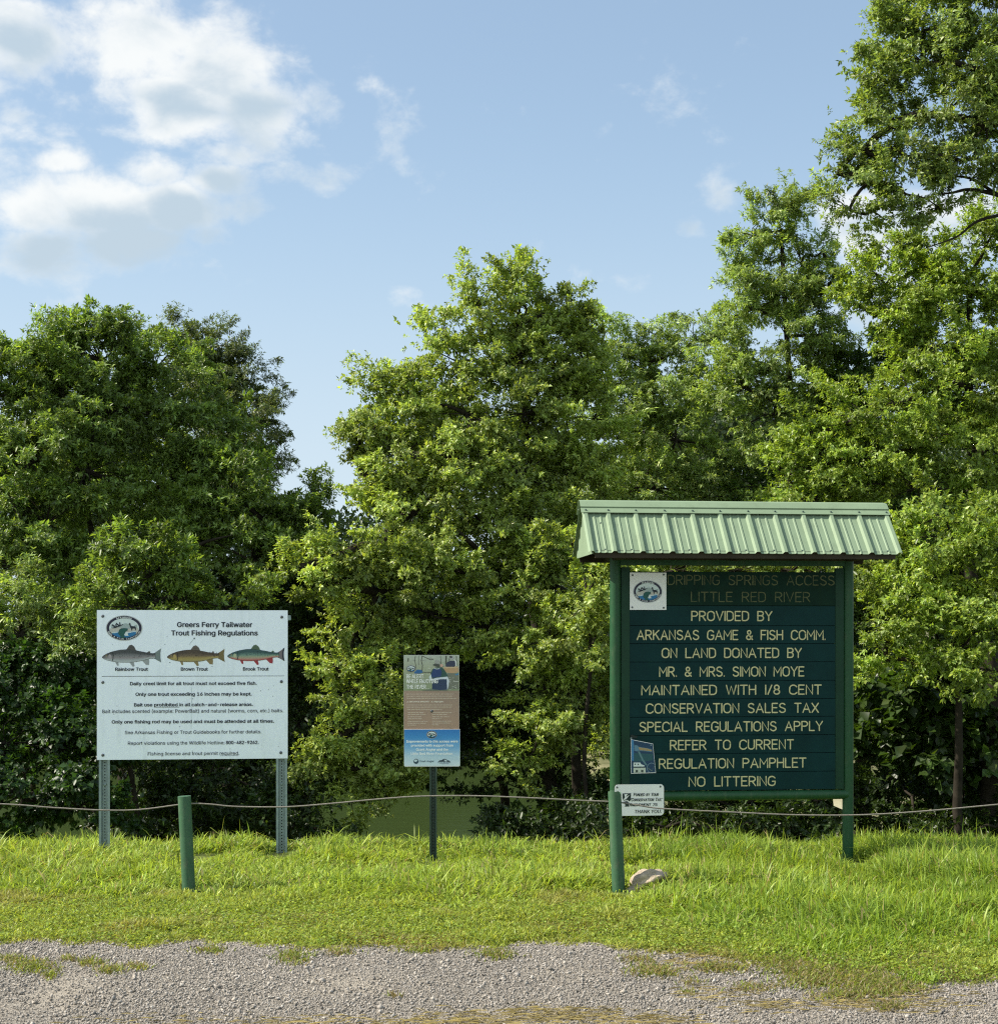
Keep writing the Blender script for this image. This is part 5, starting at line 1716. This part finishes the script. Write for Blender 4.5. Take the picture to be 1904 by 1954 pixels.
def kiosk():
    fr = KF
    root = fr.root('notice_board')
    tag(root, 'dark green roofed notice board with routed cream lettering', 'notice board')
    pr_ = 0.0455
    xl, xr = fr.u(1174), fr.u(1617.5)
    for x in (xl, xr):
        m = MB()
        m.tube([(x, 0, -0.3), (x, 0, 1.2), (x, 0, fr.z(1066))], pr_, 20)
        m.build('post', M_PIPE, root, autosmooth=40)
    m = MB()
    m.tube([(xl + 0.02, -0.012, fr.z(1518.5)), (xr - 0.01, -0.012, fr.z(1518.5))], 0.040, 16)
    m.build('bottom_rail', M_PIPE, root, autosmooth=40)
    m = MB()
    m.box(xl + pr_ - .01, xr - pr_ + .01, -0.035, 0.035, fr.z(1080), fr.z(1066), 0, 0.004)
    m.build('top_beam', M_PIPE, root)
    for a, b in ((150, 201), (1436, 1487)):
        m = MB()
        m.box(fr.u(z4(a, 0)[0]), fr.u(z4(b, 0)[0]), -0.036, 0.0, fr.z(1508), fr.z(1084), 0, 0.004)
        m.build('batten', M_BATTEN, root)
    bx0, bx1 = fr.u(z4(199, 0)[0]), fr.u(z4(1438, 0)[0])
    seams = [100, 305, 425, 533, 643, 755, 865, 973, 1083, 1193, 1305, 1415]
    rows = [[('DRIPPING SPRINGS ACCESS', 428, 1432, 182), ('LITTLE RED RIVER', 568, 1285, 283)], [('PROVIDED BY', 570, 1058, 398)], [('ARKANSAS GAME & FISH COMM.', 243, 1378, 512)],
            [('ON LAND DONATED BY', 392, 1235, 620)], [('MR. & MRS. SIMON MOYE', 377, 1250, 732)], [('MAINTAINED WITH 1/8 CENT', 270, 1355, 842)], [('CONSERVATION SALES TAX', 296, 1337, 952)],
            [('SPECIAL REGULATIONS APPLY', 258, 1362, 1062)], [('REFER TO CURRENT', 442, 1188, 1172)], [('REGULATION PAMPHLET', 375, 1262, 1283)], [('NO LITTERING', 554, 1078, 1392)]]
    for i, row in enumerate(rows):
        zt, zb = fr.z(z4(0, seams[i])[1]), fr.z(z4(0, seams[i + 1])[1])
        m = MB()
        dy = 0.0016 * ((i * 7) % 3 - 1)
        m.box(bx0, bx1, -0.030 + dy, 0.008 + dy, zb + 0.0018, zt - 0.0018, 0, 0.0015)
        b = m.build('board', M_BOARD_TOP if i == 0 else M_BOARD, root)
        if i == 0:
            b['label'] = 'taller faded green top board with worn lettering'
        for j, (txt, xa, xb, base) in enumerate(row):
            routed(txt, fr.u(z4(xa, 0)[0]), fr.u(z4(xb, 0)[0]), fr.z(z4(0, base)[1]), fr.z(z4(0, base - 62)[1]) - fr.z(z4(0, base)[1]), 0.0102 if i else 0.0085, -0.0312 + dy, 'lettering', M_CREAM if i else M_CREAM_WORN, b, i * 3 + j)
    m = MB()
    m.box(bx0, bx1, 0.012, 0.024, fr.z(z4(0, 1415)[1]) + .004, fr.z(z4(0, 100)[1]) - .004)
    m.build('seam_shade_sheet', M_GAP_SHADE, root)  # near-black sheet added behind the boards to darken the seams like shadow
    # roof
    zr = fr.z(962)
    run, rise = 0.42, 0.43
    ze = zr - rise
    xs3 = lambda x: fr.u((x / 2.505 + 1290) * .848 * .992 + 952 * .008 - 2.4)
    ribs = [xs3(v) for v in (68, 195, 350, 512, 670, 825, 983, 1135, 1293, 1450, 1608, 1763)]
    sl = Vector((0, -run, -rise)).normalized()

    def sheet(sign, name):
        nr = Vector((0, -rise * sign, run)).normalized()
        prof = []
        for i, x in enumerate(ribs):
            prof += [(x - 0.027, 0), (x - 0.013, 0.021), (x + 0.013, 0.021), (x + 0.027, 0)]
            if i < len(ribs) - 1:
                d = ribs[i + 1] - x
                for q in (0.36, 0.64):
                    prof += [(x + d * q - 0.011, 0), (x + d * q - .005, 0.0055), (x + d * q + .005, 0.0055), (x + d * q + 0.011, 0)]
        n = len(prof)
        A_ = Vector((0, 0, zr)) + Vector((0, -run * sign, -rise)) * 0.02
        B_ = Vector((0, -run * sign, ze))
        vs = []
        for base in (A_, B_):
            for (x, h) in prof:
                vs.append(base + nr * h + Vector((x, 0, 0)))
        for base in (A_, B_):
            for (x, h) in prof:
                vs.append(base + nr * (h - 0.003) + Vector((x, 0, 0)))
        fs = []
        for i in range(n - 1):
            q = (i, n + i, n + i + 1, i + 1)
            fs.append(q if sign > 0 else q[::-1])
            q = (2 * n + i, 2 * n + i + 1, 3 * n + i + 1, 3 * n + i)
            fs.append(q if sign > 0 else q[::-1])
            fs.append((n + i, 3 * n + i, 3 * n + i + 1, n + i + 1))
        fs += [(0, 2 * n, 3 * n, n), (n - 1, 2 * n - 1, 4 * n - 1, 3 * n - 1)]
        k = MB()
        k.add(vs, fs)
        o = k.build(name, M_ROOF, root)
        # screws low on the flats
        s = MB()
        for i in range(len(ribs) - 1):
            x = ribs[i] + (ribs[i + 1] - ribs[i]) * 0.60
            for f_ in (0.94,) if i else (0.94, 0.42):
                p = Vector((x, -run * sign * f_, zr - rise * f_))
                s.tube([p, p + nr * 0.005, p + nr * 0.008], [0.008, 0.008, 0.004], 8)
        s.build('screw', M_SCREW, o)
        return o
    f0 = sheet(1, 'roof_panel')
    sheet(-1, 'roof_panel')
    # folded ridge cap
    x0, x1 = ribs[0] - 0.038, ribs[-1] + 0.028
    prof = []
    L = math.hypot(run, rise)
    for (s, h) in [(0.150, 0.027), (0.098, 0.027), (0.092, 0.018), (0.086, 0.033), (0.02, 0.033), (0.0, 0.028)]:
        prof.append((s, h))
    pts = []
    nrm = Vector((0, -rise, run)).normalized()
    for s, h in prof:
        q = Vector((0, 0, zr)) + Vector((0, -run, -rise)) / L * s + nrm * h
        pts.append((q.y, q.z))
    pts[-1] = (0.0, pts[-2][1] + 0.012)
    full = pts + [(-y, z) for y, z in pts[-2::-1]]
    n = len(full)
    k = MB()
    vs = [(x0 if z < zr + 0.01 else x0 - 0.0, y, z) for y, z in full] + [(x1 - (0.02 if abs(y) < 0.03 else 0), y, z) for y, z in full]
    vs += [(a, b * 0.97, c - 0.003) for a, b, c in vs]
    fs = []
    for i in range(n - 1):
        fs.append((i, n + i, n + i + 1, i + 1)[::-1])
        fs.append((2 * n + i, 2 * n + i + 1, 3 * n + i + 1, 3 * n + i)[::-1])
        fs.append((i, i + 1, 2 * n + i + 1, 2 * n + i))
        fs.append((n + i, 3 * n + i, 3 * n + i + 1, n + i + 1))
    fs += [(0, 2 * n, 3 * n, n), (n - 1, 2 * n - 1, 4 * n - 1, 3 * n - 1)]
    k.add(vs, fs)
    cap = k.build('ridge_cap', M_ROOF, root)
    s = MB()
    for x in ribs:
        p = Vector((x, 0, zr)) + Vector((0, -run, -rise)) / L * 0.122 + nrm * 0.027
        s.tube([p, p + nrm * 0.005, p + nrm * 0.009], [0.008, 0.008, 0.004], 8)
    s.build('screw', M_SCREW, cap)
    # gable ends, eave boards, rafters
    for side, x in ((-1, ribs[0] + 0.012), (1, ribs[-1] - 0.012)):
        k = MB()
        nn = 9
        top, bot = [], []
        for i in range(nn * 4 + 1):
            y = -run * 0.97 + 2 * run * 0.97 * i / (nn * 4)
            off = (0.0, 0.010, 0.010, 0.0)[i % 4]
            top.append((x + side * off, y, zr - rise * abs(y) / run - 0.012))
            bot.append((x + side * off, y, ze - 0.006))
        n = len(top)
        fs = [(i, i + 1, n + i + 1, n + i) for i in range(n - 1)]
        if side > 0:
            fs = [q[::-1] for q in fs]
        k.add(top + bot, fs)
        k.build('gable_end', M_ROOF, root)
    for sgn in (-1, 1):
        k = MB()
        yy = sgn * (run - 0.035)
        k.box(ribs[0] + 0.03, ribs[-1] - 0.03, yy - 0.018, yy + 0.018, ze - 0.040, ze + 0.022, 0, 0.003)
        k.build('fascia', M_DARKWOOD, root)
    for x in (xl, (xl + xr) / 2, xr):
        k = MB()
        k.box(x - 0.03, x + 0.03, -run + .056, run - .056, ze - 0.04, ze + 0.02, 0, 0.003)
        k.build('rafter', M_DARKWOOD, root)
    k = MB()
    k.box(ribs[0] + 0.03, ribs[-1] - 0.03, -0.05, 0.05, fr.z(1066) + 0.001, ze - 0.041 + 0.0, 0, 0.003) if fr.z(1066) < ze - 0.05 else k.box(xl, xr, -0.04, 0.04, ze - 0.035, ze + 0.03)
    k.build('tie_beam', M_DARKWOOD, root)
    return root


kiosk()


def local_thing(name, label, cat, fr, x, z):
    """a thing fixed to a board: its Empty stands at that point of the board's plane"""
    p = Matrix.Rotation(fr.th, 3, 'Z') @ Vector((x, 0, 0))
    e = empty(name, (fr.c + p.x, fr.d + p.y, z), fr.th)
    tag(e, label, cat)
    return e


class Shift:
    """frame moved to a thing's own origin"""

    def __init__(self, fr, x, z):
        self.fr, self.x, self.z0 = fr, x, z

    def p(self, px, py):
        a, b = self.fr.p(px, py)
        return a - self.x, b - self.z0


def plaque():
    x, z = KF.p(*z4(310, 220))
    e = local_thing('emblem_plaque', 'square white plaque with oval wildlife emblem on the top board of the notice board', 'plaque', KF, x, z)
    fr = Shift(KF, x, z)
    (a, t), (b, bt) = fr.p(*z4(201, 108)), fr.p(*z4(420, 331))
    m = MB()
    m.box(a, b, -0.0375, -0.0345, bt, t)
    m.build('plate', M_WHITE2, e)
    pr = Print(-0.0380, fr, z4)
    emblem(pr, 308, 222, 84, 64)
    pr.build('emblem', e)
    for q in ((217, 124), (404, 120), (215, 316), (404, 318)):
        xx, zz = fr.p(*z4(*q))
        bolt(e, xx, zz, -0.0375, 0.008, M_BOLT, 'screw')


def flyer():
    zz = lambda x, y: ((x / 17.77 + 1400) * .848, (y / 17.77 + 1640) * .848)
    x, z = KF.p(*zz(800, 1100))
    e = local_thing('flyer', 'torn blue flyer stuck low at the left of the notice board lettering', 'flyer', KF, x, z)
    fr = Shift(KF, x, z)
    TL, TR, BR, BL = (305, 395), (1190, 575), (1310, 1740), (315, 1760)
    m = MB()
    m.prism([fr.p(*zz(*q)) for q in (BL, BR, TR, TL)], -0.0345, -0.0331)
    m.build('sheet', M_WHITE2, e)
    pr = Print(-0.0350, fr, zz)
    ins = lambda p, k=0.965: (800 + (p[0] - 800) * k, 1090 + (p[1] - 1090) * k)
    pr.poly([ins(p) for p in (TL, TR, BR, BL)], (.012, .045, .10), 1)
    pr.poly([(330, 425), (425, 420), (430, 1250), (345, 1240)], (.05, .18, .36), 2)
    pr.poly([(440, 620), (560, 640), (640, 700), (1150, 790), (1150, 910), (640, 850), (560, 880), (440, 850)], (.10, .20, .28), 2)
    pr.poly([(610, 710), (980, 770), (1150, 830), (1140, 880), (900, 850), (650, 830)], (.34, .25, .12), 3)
    pr.poly([(580, 880), (660, 880), (800, 1180), (960, 1420), (900, 1440), (740, 1220)], (.10, .20, .22), 2)
    pr.poly([(440, 950), (1170, 980), (1190, 1240), (700, 1280), (440, 1280)], (.02, .085, .10), 1.5)
    pr.poly([(410, 1320), (680, 1320), (720, 1390), (855, 1440), (845, 1480), (410, 1480)], (.62, .68, .66), 3)
    pr.poly([(410, 1530), (895, 1530), (895, 1720), (410, 1720)], (.50, .54, .46), 3)
    for q in [(455, 1360), (575, 1365), (500, 1615), (715, 1615)]:
        s_ = 90 if q[1] > 1500 else 50
        pr.poly([(q[0], q[1]), (q[0] + s_, q[1]), (q[0] + s_, q[1] + s_), (q[0], q[1] + s_)], (.05, .07, .06), 4)
    pr.poly([(420, 1490), (900, 1495), (900, 1520), (420, 1520)], (.03, .05, .06), 4)
    pr.line(arc(1135, 1540, 190, 200, 40, 340, 22)[::-1] if False else [(1135 + 180 * cos(R(t)), 1540 - 195 * sin(R(t))) for t in range(60, 250, 10)], 18, (.20, .30, .36), 3)
    pr.line([(990, 1540), (1150, 1660)], 34, (.12, .17, .16), 3)
    pr.line([(1150, 1640), (1270, 1420)], 14, (.10, .16, .20), 3)
    pr.ell(1110, 630, 26, 22, (.3, .42, .42), 3, 10)
    pr.build('printed_picture', e)
    pr = Print(-0.0345, fr, zz)
    pr.poly([(290, 370), (300, 240), (360, 210), (420, 250), (560, 260), (570, 320), (520, 350), (420, 360)], (.004, .012, .012), 1)
    pr.poly([(290, 380), (300, 330), (350, 330), (350, 370)], (.3, .36, .36), 2)
    pr.build('torn_tape', e)


def funding_sign():
    zf = lambda x, y: ((x / 6.106 + 1340) * .848, (y / 6.106 + 1720) * .848)
    x, z = KF.p(*zf(580, 470))
    e = local_thing('funding_sign', 'small white rounded thank you sign low on the left post of the notice board', 'sign', KF, x, z)
    fr = Shift(KF, x, z)
    (a, t), (b, bt) = fr.p(*zf(245, 260)), fr.p(*zf(918, 685))
    r_ = 0.030
    P = []
    for cx_, cz_, a0 in [(b - r_, bt + r_, -90), (b - r_, t - r_, 0), (a + r_, t - r_, 90), (a + r_, bt + r_, 180)]:
        for k in range(7):
            q = R(a0 + 15 * k)
            P.append((cx_ + r_ * cos(q), cz_ + r_ * sin(q)))
    m = MB()
    m.prism(P, -0.0570, -0.0540)
    m.build('plate', M_WHITE2, e)
    pr = Print(-0.0575, fr, zf)
    K = (.015, .03, .03)

    def caps(words, x0, x1, base, cap):
        """small capitals: the first letter of a word taller"""
        tot, items = 0, []
        for i, w_ in enumerate(words):
            for j, ch in enumerate(w_):
                wd = .35 if ch in 'I1' else .62
                s_ = 1.0 if j == 0 and len(w_) > 2 else .84
                items.append((ch, wd * s_, s_))
            items.append((' ', .32, 1))
        items.pop()
        tot = sum(i[1] + .10 for i in items) - .10
        k_ = (x1 - x0) / tot
        xx = x0
        for ch, wd, s_ in items:
            if ch != ' ':
                pr.text(ch, xx, xx + wd * k_, base, cap * s_, K, 0.05, 3, 0.16)
            xx += (wd + .10) * k_
    caps(['FUNDED', 'BY', 'YOUR'], 502, 842, 418, 42)
    caps(['CONSERVATION', 'TAX'], 470, 878, 487, 42)
    pr.ell(898, 452, 6, 6, K, 3, 8)
    caps(['AMENDMENT', '75'], 443, 824, 555, 42)
    pr.text('THANK YOU.', 514, 882, 652, 46, K, 0.03, 3, 0.14)
    # bold slanted mark of a leaping fish and wing
    pr.poly([(352, 380), (470, 378), (440, 470), (365, 478), (350, 440)], K, 1)
    pr.poly([(375, 395), (425, 385), (395, 430), (450, 400), (400, 460), (365, 470), (385, 430)], (.75, .75, .74), 2)
    pr.poly([(440, 440), (470, 395), (462, 450), (480, 440), (450, 488), (430, 485)], K, 2.5)
    pr.poly([(375, 495), (440, 500), (440, 560), (390, 560), (350, 540)], K, 1)
    pr.ell(362, 540, 26, 24, (.75, .75, .74), 2, 14)
    pr.line([(345, 505), (420, 488)], 12, K, 2.5)
    pr.build('printed_lettering', e)
    for q in ((278, 297), (869, 292)):
        xx, zz = fr.p(*zf(*q))
        bolt(e, xx, zz, -0.0570, 0.008, M_BOLT, 'screw')


plaque()
flyer()
funding_sign()


def cream_board():
    zc = lambda x, y: ((x / 9.77 + 1850) * .848, (y / 9.77 + 1760) * .848)
    pts = [KF.p(*zc(*q)) for q in ((245, 580), (470, 672), (470, 430), (232, 428))]
    x, z = pts[1]
    e = local_thing('board_offcut', 'small cream board end sticking out behind the right post of the notice board', 'board', KF, x, z)
    m = MB()
    m.prism([(a - x, b - z) for a, b in pts], 0.052, 0.066)
    o = m.build('board_face', M_CREAMBOARD, e)
    # it is twisted towards the left, catching the sun
    e.rotation_euler.z = KF.th - R(24)


cream_board()


# ------------------------------------------------------------------ rope fence
FD = 11.45


def fence_post(px0, px1, pytop, label, hollow, r=0.0477):
    b = at(px1, 1705, FD)
    t = at(px0, pytop, FD)
    root = empty('fence_post', (b.x, FD, 0))
    tag(root, label, 'fence post', 'green pipe posts of the rope fence')
    d = Vector((t.x - b.x, 0, t.z))
    m = MB()
    n = 24
    L = d.length
    ax = d.normalized()
    U = Vector((0, 1, 0))
    Vv = ax.cross(U)
    rng = np.random.default_rng(int(px1) % 1000)
    rings = []
    for s, rr in ((-0.25, r), (0, r), (L * .5, r), (L - 0.012, r * 1.0), (L, r * .985)):
        ring = []
        for k in range(n):
            a = 2 * pi * k / n
            jag = 0.0
            if hollow and s >= L - 0.02:
                jag = 0.022 * max(0, sin(a * 1.0 + 2.6)) + 0.006 * sin(5 * a) + rng.uniform(-.003, .003)
            ring.append(ax * (s + jag) + (U * sin(a) + Vv * cos(a)) * rr)
        rings.append(ring)
    if hollow:
        for s, rr in ((L - 0.004, r * .86), (L - 0.10, r * .86)):
            ring = []
            for k in range(n):
                a = 2 * pi * k / n
                jag = 0.022 * max(0, sin(a + 2.6)) + 0.006 * sin(5 * a) if s > L - .02 else 0
                ring.append(ax * (s + jag) + (U * sin(a) + Vv * cos(a)) * rr)
            rings.append(ring)
    vs = [q for rg in rings for q in rg]
    fs = [(i * n + k, i * n + (k + 1) % n, (i + 1) * n + (k + 1) % n, (i + 1) * n + k) for i in range(len(rings) - 1) for k in range(n)]
    fs.append(tuple((len(rings) - 1) * n + k for k in range(n)))
    m.add(vs, fs)
    m.build('pipe', M_BOLLARD, root, autosmooth=35)
    return root


fence_post(351.8, 360.5, 1520, 'leaning green fence post with a flat closed top, in front of the white sign', False)
fence_post(1172.4, 1180.5, 1514, 'green fence post with a broken open top, in front of the notice board', True)
fence_post(-467, -462, 1520, 'green fence post of the rope fence far off to the left, past the white sign', False)
fence_post(1992, 1996, 1516, 'green fence post of the rope fence off to the right, past the notice board', False)

rp = [(-465, 1522), (-250, 1528), (0, 1535), (100, 1542), (200, 1547), (270, 1545.5), (355, 1535), (400, 1535.5), (440, 1539.5), (500, 1541), (560, 1540), (640, 1533.5), (720, 1526), (800, 1520.5), (900, 1519.5), (1000, 1523), (1100, 1528), (1175, 1531.5),
      (1215, 1537), (1265, 1544), (1400, 1551), (1520, 1556), (1640, 1556), (1760, 1549), (1904, 1536), (1994, 1528)]
q = catmull([at(a, b, FD) for a, b in rp], 8)
m = MB()
m.tube([Vector(p) for p in q], 0.0054, 8, cap=True)
o = m.build('rope', M_ROPE, None, smooth=True)
tag(o, 'weathered grey rope strung slackly through the green fence posts', 'rope')


# ------------------------------------------------------------------ rock
def rock():
    c = at(1222, 1690, 11.5)
    bm = bmesh.new()
    bmesh.ops.create_icosphere(bm, subdivisions=5, radius=1)
    rng = np.random.default_rng(5)
    ph = rng.uniform(0, 6, (14, 4))
    kk = rng.normal(0, 1, (14, 3)) * np.linspace(1.5, 9, 14)[:, None]
    for v in bm.verts:
        p = np.array(v.co)
        d = 1 + sum(0.21 / (1 + i * .45) * sin(kk[i] @ p + ph[i, 0]) for i in range(14))
        d = round(d * 9) / 9 * .5 + d * .5
        x, y, z = p * d
        v.co = Vector((x * 0.128 + max(0, z) * 0.03, y * 0.11, z * 0.095 + 0.025 * x))
    me = bpy.data.meshes.new('rock')
    bm.to_mesh(me)
    bm.free()
    o = link('rock', me, M_ROCK)
    o.location = (c.x, 11.52, 0.03)
    tag(o, 'rough beige limestone lump in the grass beside the open topped fence post', 'rock')


rock()
